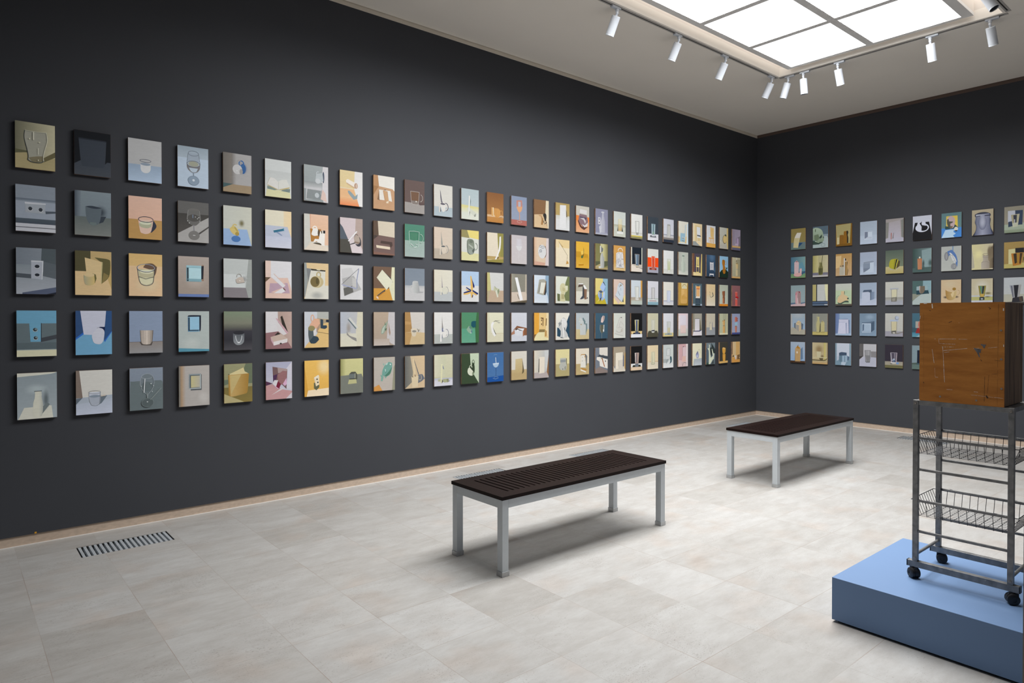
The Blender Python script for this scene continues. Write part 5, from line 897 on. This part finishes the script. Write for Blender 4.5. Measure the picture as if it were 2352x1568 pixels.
L25.5|pale branching stems on dark slate|V 6c787e 5c686e;P 2c3434 56 0 100 30 100 50 80 52 62 40;P 4c5a66 0 20 20 30 26 92 0 92;P c6cab4 30 6 40 10 40 34 52 70 76 60 60 30 66 28 82 50 92 50 86 76 72 80 46 98 28 98 30 40 14 28 18 24 30 26;P 252b28 42 24 56 20 66 42 60 66 50 56;P 2f4a40 4 92 26 90 26 100 4 100;P 3a4242 56 98 84 78 84 98
L26.1|gold oval ring shape on grey-green|V a5a59a 9c988c;P d0b878 84 0 100 0 100 100 92 100 78 68;V2 a9a596 98948a 0 66 80 90;P 2d3a34 56 34 70 30 80 36 76 42;E 4c4232 58 56 24 20;E d9bf80 60 55 22 18;R d0d2cc 0 63 10 66
L26.2|brown jug, sky blue and black-green ground|V 8cb6d2 92b8d0;P 12261c 0 78 30 64 74 62 100 72 100 100 0 100;P 2a4038 74 52 94 52 84 60 74 66;P 96601a 30 20 40 16 60 18 64 30 60 44 68 54 68 76 60 82 44 82 36 70 38 50 30 36;O 96601a 3 70 30 9 9 -90 110;P 8d5814 34 18 56 18 58 22 36 22
L26.3|brown goblet silhouette on sage, orange floor|V a2a898 aab0a2;R cb7f28 0 90 100 100;PH 8f5a3a 6f4630 32 30 64 28 64 44 62 56 64 62 62 88 36 88 36 60 38 54 32 42;O 7a7c70 1.6 68 40 6 10 -90 100;P b0714a 36 64 48 62 48 88 38 86
L26.4|wooden pepper mill shape, olive green ground|H a3a68c b5b394;P 9c9e84 40 0 90 0 80 96 40 96;V2 c6c2a4 cbc7ac 0 92 100 100;PH d0ac70 b98c4e 38 60 66 58 66 92 40 92;PH d3b480 b58848 34 34 64 30 64 54 60 58 40 56;P 7a4f24 52 28 64 28 60 36;R 6d4820 34 34 46 36;R 5f4024 46 56 60 58;O c9c4ac 1.4 70 44 6 10 -90 100
L26.5|gold mannequin torso on charcoal|B 37362f;R 9a7250 0 0 4 100;P c5a062 0 90 100 88 100 98 0 100;P c99640 34 28 50 24 74 28 72 46 62 56 40 54 36 42;P e2c288 40 24 68 30 68 34 42 30;O c99a48 3 58 36 14 10 -60 120;P bf8c38 38 56 72 56 70 86 64 90 44 90 40 80;P d3a858 54 58 60 58 60 88 54 88
L27.1|purple chair seat in a lilac room|H 7c7280 867c8c;R 5c5460 18 6 22 76;P 645c66 60 40 96 30 96 80 60 80;P 8f7e96 50 40 78 42 80 70 54 70;P 6a5c70 48 40 54 40 54 66 48 66;P b8a8b8 36 70 74 70 74 82 36 82;R 38323c 42 73 48 79;R 4a424c 58 73 64 79;R c09c5e 0 80 100 88;R 4c4c60 0 88 100 100
L27.2|cream candle-like tower, grey-brown ground|V a09a80 8c8872;R 857f68 60 8 100 92;R c39c62 0 92 100 100;P dad8cc 50 0 58 0 60 12 52 10;P 6d5d48 50 12 58 12 56 22 48 22;PH e0cfa4 c9aa70 42 30 72 30 70 54 44 54;P 8c7850 52 24 70 26 66 32 44 30;R eae2cc 42 54 62 60;PH e2d2a8 c3b084 44 58 68 58 68 88 44 88;R 5c4a34 46 55 52 58
L27.3|coral red figure with a ribbon, maroon ground|V 7a5254 6c4a4c;PH d86458 b84840 36 30 66 30 66 52 40 54;P 9c1a1c 42 54 70 52 80 58 76 62 60 62 44 60;R e0d0c4 42 62 60 65;PH d8665c bf5248 38 66 66 66 66 98 38 98;E e08074 52 32 14 3;L c87870 1.4 0 96 100 96
L27.4|terracotta and light blue totem, grey-blue ground|V 8288a0 8c90a6;R 3c4272 0 91 100 100;PH b56a58 954e44 36 18 50 15 62 18 66 30 62 38 36 40;E 8a443e 66 24 5 4;E 8a443e 66 34 5 3.6;P 9cc4d8 34 44 68 42 66 58 36 58;R c6cdd2 38 54 64 60;E 3a3c44 44 57 3 2;E 3a3c44 56 57 3 2;P 40333a 36 60 60 60 60 64 40 64;PH b5705a 99604c 36 62 62 62 58 90 40 90
L27.5|tan slab with tiny white cups at its foot|V bda078 c09c66;R 5c4a3c 0 0 8 60;P 3c3428 8 70 22 60 24 72 8 74;P c08c48 6 74 100 82 100 100 0 100;P cdb48a 16 2 50 0 50 66 20 66;P c09a60 50 0 96 2 90 62 50 66;P 6a5030 60 66 96 62 96 86 60 86;P dcd8d2 34 68 54 66 52 86 42 86;P cfa882 56 68 66 66 64 84 56 84;R e6dccc 90 76 95 80
R1.1|curved white card bending right, olive wall, blue-grey floor|V 7a6c3e 746a42;V2 55656a 50625f 0 66 100 100;P 1c3a5c 56 68 82 70 52 90;P b6b2a8 42 20 72 21 62 44 54 70 50 92 16 90 20 60 28 38;P a89e78 24 44 60 46 52 70 50 92 16 90 20 60
R1.2|green-grey skull on a pale table|B 4a5a66;P 8f9c9c 60 40 92 42 100 60 100 100 0 100 0 76 60 76;P 707e88 66 38 100 38 100 48 70 46;P 2f3f38 0 66 60 70 66 76 40 84 0 84;PV 93a390 6e7d68 0 8 20 5 44 10 60 20 68 36 70 46 74 60 70 70 56 74 40 72 16 64 0 64;P 5c6a54 8 40 36 36 44 56 30 66 10 62;P 2c3a34 42 52 60 38 60 52 48 58;P 2c3a34 66 52 73 46 72 60;P 46543e 14 12 20 12 18 26 14 24;O 4f6068 1.6 68 88 13 7.5;P a7b49c 12 66 44 74 42 76 16 70
R1.3|two brown bottles in silhouette, olive wall, amber edge|B 6f5012;P 93895e 0 4 94 0 88 90 6 92;P b0a680 8 60 22 60 22 90 6 92;P 74501a 24 50 44 49 50 54 50 92 22 92;P 1c1a16 64 34 74 32 78 40 74 52 78 64 78 88 66 88;P 7a5418 50 34 66 33 68 50 70 60 70 90 48 92 48 60;P 6a4a14 0 92 100 88 100 100 0 100
R1.4|pale square niche in a light blue wall|V 97a3b2 9dabba;V2 a3afbe a6b2c2 0 62 100 100;R b5bfcc 25 44 72 80;P 6b7486 27 46 46 46 46 68 27 76;P b4bfcb 46 46 68 46 68 68 46 68;P a8b1bf 27 76 46 68 68 68 70 78;L 7a8494 1.6 27 46 70 46
R1.5|thin pink slip on a mauve panel, grey side walls|V 908a88 a8a0a4;PH 7e7e7a 6f716c 84 8 100 4 100 88 88 80;P 7d7d78 0 14 18 14 14 80 0 84;PV 9a9498 a4a0ac 18 16 80 8 82 80 14 84;P a3a2ae 0 84 84 80 100 84 100 100 0 100;P 9a7470 28 60 36 60 34 88 28 88;P 6c6464 44 60 46 60 44 84 38 86
R2.1|pink milk carton with short candle on teal ground|H 3f6276 6b8a8a;P 557f8e 56 36 78 24 100 60 100 76 56 76;V2 33505f 3f6070 0 70 100 80;V2 5a7e5e 66825a 0 80 100 100;P 2c4a66 60 84 100 68 100 74 66 92;P b39c9e 24 26 40 16 56 26 54 92 24 92;P 5a2a34 32 24 42 18 44 24;P 6a2f3a 44 18 54 26 48 24;P b89c9c 62 56 76 56 74 86 60 86;E b8918f 48 85 28 9;O 6c3440 1.6 48 87 26 8 0 180
R2.2|green bottle with a long straw, lemon wall|H 9a9468 aba588;H2 908a54 b0aa7c 0 0 36 82;V2 62626e 6c6a78 0 80 100 92;R a4a29e 0 92 100 100;P 6f6c44 44 34 62 34 64 48 68 58 67 88 56 92 38 90 38 60 44 48;P 4f4e30 40 60 66 60 65 86 54 90 40 88;L 3d3c24 3 66 2 58 40 50 72 46 90;O 6a673f 1.4 53 34 9 2
R2.3|white carton, strip and tan bottle, ochre ground|V a8844e b09470;P c3a878 0 10 36 8 30 60 0 66;R a39f90 24 60 54 98;R 5c584c 26 54 36 57;R 5c584c 40 52 52 58;P b5b2aa 50 20 58 20 58 98 52 98;P 26221c 58 22 64 22 66 30 60 34;P b3aea0 60 32 68 32 68 36 60 36;P 2e2a2c 70 36 75 40 72 60 78 74 74 98 68 98;PH 7f6138 a08250 58 38 72 36 72 56 76 70 72 98 58 98
R2.4|pale box with slanted opening, light blue ground|V 98a2b4 9ca9bb;V2 a2aec0 a8b4c4 0 64 100 100;R b3bcca 20 48 80 90;Q 7d8796 22 44 78 40 84 44 22 50;Q 7b8798 20 50 60 48 60 70 20 72;Q 6d7889 20 72 60 70 60 74 22 90;Q b2becc 60 50 82 46 82 90 30 90 60 72
R2.5|yellow box with a black stripe, sage wall|V 4f5c52 78806a;V2 b0a77e a89a62 0 70 100 100;P a8a088 20 72 80 72 60 86 26 84;P 4f4428 70 44 82 48 78 70 60 80;P a09a2c 26 44 40 38 66 37 56 84 26 76 20 64;P 8a8524 50 40 60 38 52 82 44 80;P 1f1d1c 60 40 68 38 60 60 54 84 50 78;P b8b240 68 38 72 44 62 70 56 86 56 80
R2.6|brick red candle by a glass, blurred teal room|H 2f4440 6f8486;P 7d9294 48 8 100 2 100 86 70 80 52 70;S 3a4e4c 70888a 94 62 16 20;P 465a58 0 82 100 78 100 100 0 100;S 33443f 4c625e 40 86 30 6;PH b07a58 a87050 26 42 50 42 50 88 28 88;S 2f4040 60787a 58 64 8 22;E c9cabb 38 38 4 4;P 9f6c4c 26 42 50 42 48 46 28 46
R2.7|curly telephone cord sketch with blue outline|V a3a6a2 a9aca6;R 56789f 56 0 60 20;R a2a6a8 54 0 55.4 20;P 5070a4 30 20 50 14 60 20 74 36 82 60 80 84 70 80 72 60 60 40 48 30 34 44;E 8d8f92 26 40 10 18;O 5a5c60 1.4 24 40 8 16;O 5a5c60 1.4 28 40 8 16;P c0c2c2 40 26 50 28 70 48 76 62 70 70 58 60 50 44;L 4c4e52 1.2 42 30 50 38 56 36 62 50 70 54;L 4c4e52 1.2 58 62 68 58 74 68;E 8f9092 64 82 14 12;O 606266 1.4 62 82 12 11;O 606266 1.4 66 82 8 9
R2.8|milky glass jar in a brown shadow, lemon wall|H c2bb8c b8ae94;P a49e8c 0 10 10 60 14 92 0 96;S d0c894 c0ba90 34 40 26 24;PH 8d8066 5c5040 78 16 100 10 100 96 70 96;S 6c604c a59a7c 88 30 20 30;PH a79e92 8f8578 52 46 78 46 78 62 84 72 84 98 46 98 46 74 54 64;O 5c5650 1.8 66 42 13 4;O 7a736a 1.2 66 50 13 4;L 7c756a 1.6 46 74 58 70 72 70 84 76
R2.9|amber metal tumbler before a black and cream card|V 947c46 8a7240;P a89c5c 0 84 40 82 100 80 100 100 0 100;P b8b284 20 28 52 26 52 84 20 84;R 15151b 50 24 88 42;P 5f5426 84 60 100 58 100 70 84 74;PH 9c6420 a8742c 32 44 84 42 76 88 40 92;P 2b2416 42 46 56 44 58 80 48 84;P 8a7224 60 44 66 44 64 84 60 84;P 3a2a14 70 44 82 44 74 84 68 84
R3.1|tall pink carton, torn open, grey-green wall|V 7d8f92 849498;P 4d6378 0 84 40 82 40 90 0 94;P b29c9e 0 92 100 84 100 100 0 100;P 54687c 70 84 100 80 100 86 70 90;P 9c7f80 32 36 42 28 68 30 70 40 70 88 32 88;P b58e94 32 38 46 34 46 86 34 88;P 8c7676 48 36 70 38 70 88 50 88;P 6c1f30 52 30 64 30 62 38;P b5a3a4 46 60 50 60 54 88 44 88;P a04a5c 34 40 42 36 36 50
R3.2|abstract yellow and grey panels over navy bars|B a6a8a2;R a39a66 0 0 24 78;P c9c7a0 76 0 100 0 100 78 90 78;R b0b2ae 30 0 80 78;R 1b2230 24 0 30 78;R 1a2232 0 77 100 80;V2 42546a 4d5f7a 0 80 100 90;R 1b2230 0 89 100 92;R 5e7086 0 92 78 97;R a6abb6 82 92 97 97;R 2c3848 0 97 100 100
R3.3|orange-cream jug shape crouching on pale mint|V b3b6ae a9b79c;V2 abbb9c a6b898 0 30 100 92;R 4f4a42 0 92 100 100;P c4ad86 34 34 54 34 54 50 70 56 80 66 78 84 56 84 40 86 26 92 12 84 14 66 26 54 34 50;P 4c5c4e 56 34 60 36 58 46 54 52;O 8ea08a 1.6 66 38 6 6 -90 90;E 34443e 78 68 5 4;P 3f5046 14 84 30 88 60 78 80 78 84 86 56 86 34 94 18 94;O 5a6a58 1.6 26 66 18 12 150 260
R3.4|pale blue block with dark top and cast shadow|V 95a3b6 9ba8ba;V2 a8b2c4 b0b8ca 0 70 100 100;Q 6f7f95 66 42 86 40 86 72 64 78;PH 7f8ea4 6f7f96 76 42 86 41 86 70 76 72;Q 48566a 24 32 70 31 72 42 16 44;Q 3c495c 62 40 66 40 64 78 62 76;Q b1b9ca 14 42 52 40 62 46 62 80 12 98
R3.5|straw-coloured tumbler with a flat lid|V b8b8b0 b4b4ac;V2 8f8f86 9f9f9c 0 67 100 80;R 9a9da6 0 80 100 100;T 77776e bcb9a4 34 66 36 64 30 84;R c4c0a2 37 34 63 64;R a4a8b0 26 27 74 33;L 7d828a 1.4 26 33 74 32;P 6c6a60 34 68 64 66 64 82 34 86;P 8e8c82 38 72 58 70 56 82 40 84
R3.6|torn photo of a bent head, teal and grey planes|B 47605f;R 7f9ca4 56 0 100 54;P a4b0ae 0 86 40 60 50 54 100 52 100 100 0 100;P 84887a 0 54 48 56 0 84;P 24404a 22 38 34 30 60 32 80 32 86 54 22 58;P 8ba1a6 22 24 78 20 84 40 22 40;P 6c6254 36 22 66 22 66 40 56 52 46 54 38 44;P b09a94 36 22 42 22 40 50 46 54 38 46;P 1a3038 82 34 88 54 84 56
R3.7|tan mug with a golden lump and soft shadows|V bda888 c4ab88;S bfae90 c1aa88 46 18 40 20;S 4a3f38 bda582 24 71 16 7;S 54483e bda582 78 70 14 6;O a2875c 1.8 84 52 9 9 -90 110;PH 9a7438 bda878 22 40 32 46 50 50 66 49 78 44 77 60 72 74 62 81 50 83 38 82 29 76 24 62;P c9b48a 46 50 66 49 64 62 58 72 52 66;E 8f6d2c 66 38 9 6;P 9c7c44 44 51 56 51 51 57
R3.8|green and gold footed glass on a lemon ledge|V b5aa90 bcb294;S c8c2b4 b8ae94 50 34 40 34;R b2b5bc 0 66 100 71;V2 a8a468 aaa66c 0 72 100 86;R b7b8be 0 86 100 100;S 6d6444 b2a98a 78 58 20 6;S 6a623e aaa66c 76 72 18 4;PH 7d7434 8a8040 32 28 70 28 62 70 40 70;P 3c7a72 40 30 48 30 50 60 48 62;P 1f2a34 52 30 62 30 56 60 50 66;P b6974c 42 60 60 60 58 72 42 72;Q 2c3438 38 74 42 72 58 72 62 74 62 84 38 86;E b5b8b6 50 80 6 2.4
R3.9|silver and black faceted cup on a dark block|V b0b0b2 b4b2ae;V2 aaa596 b0a896 0 64 100 94;P 4a4846 0 94 60 92 100 94 100 100 0 100;PH 8c8c94 9c9692 26 30 78 28 70 76 40 78;P 1a1a22 44 30 66 29 60 78 50 80;P 5c5c66 32 32 38 32 44 74 40 76;P 25232a 40 78 84 72 88 92 36 96;P 4c3e34 66 74 80 72 84 92 72 92
R4.1|house-shaped tan carton in a blue corner|V 8a97a0 8aa4be;S 9aa2a8 86a0bc 50 8 50 22;P 9a9c9c 0 4 10 4 14 70 0 84;P 9a9688 0 74 20 66 90 74 100 84 100 100 0 100;P 5c6874 24 46 36 44 36 74 24 66;P 4f5e72 74 44 88 50 84 76 72 76;P b3a284 38 46 56 32 72 40 74 74 60 86 38 74;P 8a8884 38 52 58 56 58 86 38 74;P c0ad88 38 46 56 32 60 54 40 50;L 4a4030 1.6 42 42 52 46 58 42
R4.2|two pale yellow bottles against grey|V 7f8178 84847a;V2 a89c5e b0a468 0 85 100 100;L a6a27c 1.6 32 2 16 80;P a9a274 34 16 46 16 46 30 50 46 50 84 42 88 28 86 26 50 32 32;P 4c4630 50 46 54 46 54 84 46 88;P aca476 56 42 66 32 80 42 80 84 56 86;P 4f482e 62 38 66 34 68 40;L 4f4830 1.6 26 88 50 87;L 4f4830 1.6 56 87 80 86;O b3ad80 1.6 38 17 8 2
R4.3|stepped white panels against a blue wall|V 7486a6 7e92ac;H2 5c6e96 6f82a6 0 0 24 90;R 8b9fb6 26 0 100 90;Q 97aac0 0 96 20 88 100 88 100 100 0 100;Q 4d5f80 24 26 80 24 80 28 26 30;Q b6b8ca 22 27 82 26 84 90 80 90 24 92;Q 4f6284 82 28 88 30 88 90 84 90;Q bcbed0 22 40 64 38 68 92 16 92;Q 56698c 66 42 70 42 70 92 68 92;Q a5abc0 22 40 64 38 60 41 22 42
R4.4|white open box seen frontally, mottled blue wall|V 708497 7b90a4;S 8699ac 72869a 60 16 34 16;S 7f93a6 72869a 24 60 20 20;P 45566a 66 36 88 34 88 72 68 84;P 586a7e 14 40 84 36 66 44 14 44;R a9b8c8 14 44 68 85;R 98aabc 26 48 64 76;P 51647a 17 48 27 48 26 74 17 82;P 93a5b8 20 82 28 76 64 76 66 84
R4.5|straw-coloured glass with a ball on its lid|V b2b2ac b0afa8;R 93929c 0 77 100 100;P 7f7a72 62 86 100 78 100 82 64 90;T 75736a b8b198 34 66 36 64 34 87;P bfb796 37 36 64 36 62 74 40 74;R a2aec0 28 28 74 35;E 7c8698 66 20 11.5 9;E a7b0c0 68 19 9 7.4;P 5c5a54 36 76 62 74 62 86 38 88;E bcbab0 50 84 8 3
R4.6|portrait scrap with red collar on teal ground|V 3f6274 3a5c66;P 34505c 0 60 40 62 60 82 0 82;V2 3f7890 5a8c9c 0 81 100 100;P 86a0a8 20 100 50 84 100 82 100 100;P 9a968e 18 34 78 33 78 60 18 62;P 8c2a26 18 84 26 64 36 60 60 84;P b0685a 34 36 60 34 60 76 46 74 38 64 32 50;P c08a80 44 36 64 36 64 60 52 70 46 56
R5.1|tan carton with a torn orange top, brown ledge|V 93a0ae 7f9ab8;P 5a7088 70 34 84 24 86 80 70 86;R 3f2c1e 0 90 100 100;P 2e241c 32 30 34 30 34 92 30 92;PV a5885e a8895c 32 30 70 30 68 93 32 93;P a07024 34 28 50 18 70 28 60 32;P 2c241e 46 20 54 12 54 20 48 24;L c9a46c 1.6 34 30 50 18 68 28;S c9c2b6 a68a60 46 50 8 8
R5.2|cream mug on a floating shelf, lemon light strip|H b0a382 a69873;S 84704f a69a76 44 32 34 26;H2 a89c5e b9b070 76 0 88 100;R a69c78 90 0 100 100;V2 a3997a b08e5c 0 84 100 100;P b5af90 28 42 58 42 56 64 46 68 34 68;O a39c7e 1.6 26 54 7 8 90 270;S 6c5c42 9a8c68 66 64 14 10;R b8b392 0 68 98 71;P 5c5238 44 72 72 72 70 80 54 84;P 4a432c 0 80 78 80 98 71 98 74 80 84 0 84
R5.3|folded blue paper house, white panel|V 7d93a0 6e8798;R b3bac6 10 0 88 60;Q aab2be 10 60 24 58 22 76 10 82;Q 6f8898 0 86 30 72 100 78 100 100 0 100;Q 4d5f76 74 56 88 60 84 76 74 78;Q 3c4c60 24 44 40 40 72 42 72 56 24 56;Q 5c7484 24 56 44 56 44 86 26 84;Q 8ba1b2 44 56 76 54 76 84 44 86;Q 5c7286 58 58 62 58 62 84 58 84;Q a5b3c0 40 84 70 86 60 100 36 98
R5.4|clear tumbler with grey shadow, white floor|B aeaeb2;R 5c5a5a 0 0 24 56;P 3a3838 0 56 24 54 0 70;P 7c7a7c 68 32 100 32 100 58 68 58;P 4c4b4c 68 60 100 56 60 84 56 74;P a8aab8 0 72 24 58 100 58 100 100 0 100;T 4f5050 8e8e90 32 66 38 62 28 80;P 77787a 36 50 64 50 58 76 44 78;L 4a4a4c 1.8 36 78 46 82 52 78 62 80
R5.5|clear tumbler with a blue cube, dark purple wall|B 2d2833;V2 8f897e 97917f 0 72 100 88;V2 5a573a 6a6644 0 88 100 100;T b0aab2 4c4654 32 68 36 64 34 76;L c4c0c8 2 34 36 38 74;L c4c0c8 1.6 56 36 56 72;L b09aa0 1.6 66 36 62 74;E 9aa4b4 50 66 8 7;E 4a5c74 52 70 5 5;P 6c8cb8 62 76 78 74 78 82 66 84;E c4c2c0 48 78 16 3;E 5c5a54 36 82 7 2
R5.6|dark doorway beside a pale panel, grey room|V 5c6c72 56686e;P 788890 0 0 100 0 100 18 30 20 26 72 0 74;P 4a5750 0 74 26 72 40 80 0 84;V2 586a66 5c6e68 0 80 100 100;P 10182a 28 20 62 18 62 76 28 74;P 3a5058 26 74 62 76 60 82 24 80
R1.6|black and white study of a mug in a ring|B b9bcc8;P 0c0c11 11.5 27 86 27 100 81 100 100 0 100 0 70;E c3c6d2 50 50 36 18;P 0c0c11 45 30 47 44 46 62 58 63 74 59 80 50 74 43 62 42 60 32;E c3c6d2 57 32 11 8.5;P 0c0c11 44 25 47 24 47 44 44 44;E c3c6d2 31 32 6 6;P 0c0c11 38 30 46 26 46 40 40 38;L c3c6d2 3 24 36 36 28 42 27
R1.7|bald head portrait on yellow card with a ball|V 557478 5c7a7c;R 3f7cc0 0 61 100 100;P a9c4d8 20 68 64 68 60 78 72 86 58 92 66 100 0 100 8 88;P c9b04a 24 13 80 13 82 60 24 60;P 24413f 20 52 34 54 64 46 82 60 82 64 22 66 18 62;P b09a9c 34 18 46 12 60 18 68 30 66 48 60 60 46 64 34 56 28 42 28 28;P 4c4c40 28 26 36 24 38 34 58 36 56 40 44 44 46 56 52 62 44 64 34 56 28 42;P 6f5f4c 46 54 58 54 52 64 44 64;E c5c4b8 73 67 10 8.5;P 1e2c3c 66 72 80 72 78 77 70 77
R1.8|dark woven bottle neck, stippled tan ground|V a39880 94896e;P 2b2f40 14 17 34 11 64 11 84 17 88 24 84 32 88 40 86 60 90 76 100 92 100 100 4 100 16 84 20 66 14 48 18 32 14 24;PH 4a5068 8d90a2 18 26 50 26 50 100 12 100 22 70 16 46;PH 8d90a2 4a5068 50 26 84 26 84 60 90 84 96 100 50 100;PH a4a7b4 6f7388 20 18 80 17 84 22 18 24;L 2b2f40 1.2 18 26 84 25;S a0a3b2 70758a 50 50 20 30
R1.9|silver tumbler before a navy and white card, sage ledge|V 7c786a 858070;P 8d9886 0 68 100 64 100 100 0 100;V2 7f8a74 6f7c68 0 88 100 100;P a4a8b0 16 16 50 16 50 56 16 60;P 27344a 48 16 82 17 80 72 60 72 18 78 18 58 50 54;PH 8a8468 a29e84 30 32 68 30 60 78 38 80;P 2a2f3c 40 34 56 33 54 70 44 72;P a5a894 36 64 62 62 60 78 38 80;P b0b2b4 44 50 48 50 48 66 45 66
'''
for ln in PAINTINGS.strip().splitlines():
    code, desc, spec = ln.split('|')
    painting(code, desc, spec)

# ------------------------------------------------------------------ world, camera, view
w = bpy.data.worlds.new('world'); S.world = w; w.use_nodes = True
w.node_tree.nodes['Background'].inputs['Color'].default_value = (.9, .95, 1, 1)
w.node_tree.nodes['Background'].inputs['Strength'].default_value = .08

cam = bpy.data.cameras.new('camera'); co = bpy.data.objects.new('camera', cam); C.objects.link(co)
YAW, PITCH, ROLL, F, PYC = .87011, -.01116, -.00018, 1540.51, 743.555
fw = Vector((math.cos(YAW)*math.cos(PITCH), math.sin(YAW)*math.cos(PITCH), math.sin(PITCH)))
rt = Vector((math.sin(YAW), -math.cos(YAW), 0)); up = rt.cross(fw)
r2 = rt*math.cos(ROLL)+up*math.sin(ROLL); u2 = -rt*math.sin(ROLL)+up*math.cos(ROLL)
mw = Matrix((r2, u2, -fw)).transposed().to_4x4(); mw.translation = (-9.6703, -5.54373, 1.54)
co.matrix_world = mw
cam.sensor_fit = 'HORIZONTAL'; cam.sensor_width = 36; cam.lens = F/2352*36
cam.shift_x = 0; cam.shift_y = (PYC-784)/2352
cam.clip_start = .02; cam.clip_end = 60
S.camera = co
S.view_settings.view_transform = 'Standard'; S.view_settings.look = 'None'
S.view_settings.gamma = 1; S.view_settings.use_curve_mapping = False
S.view_settings.exposure = EXPO
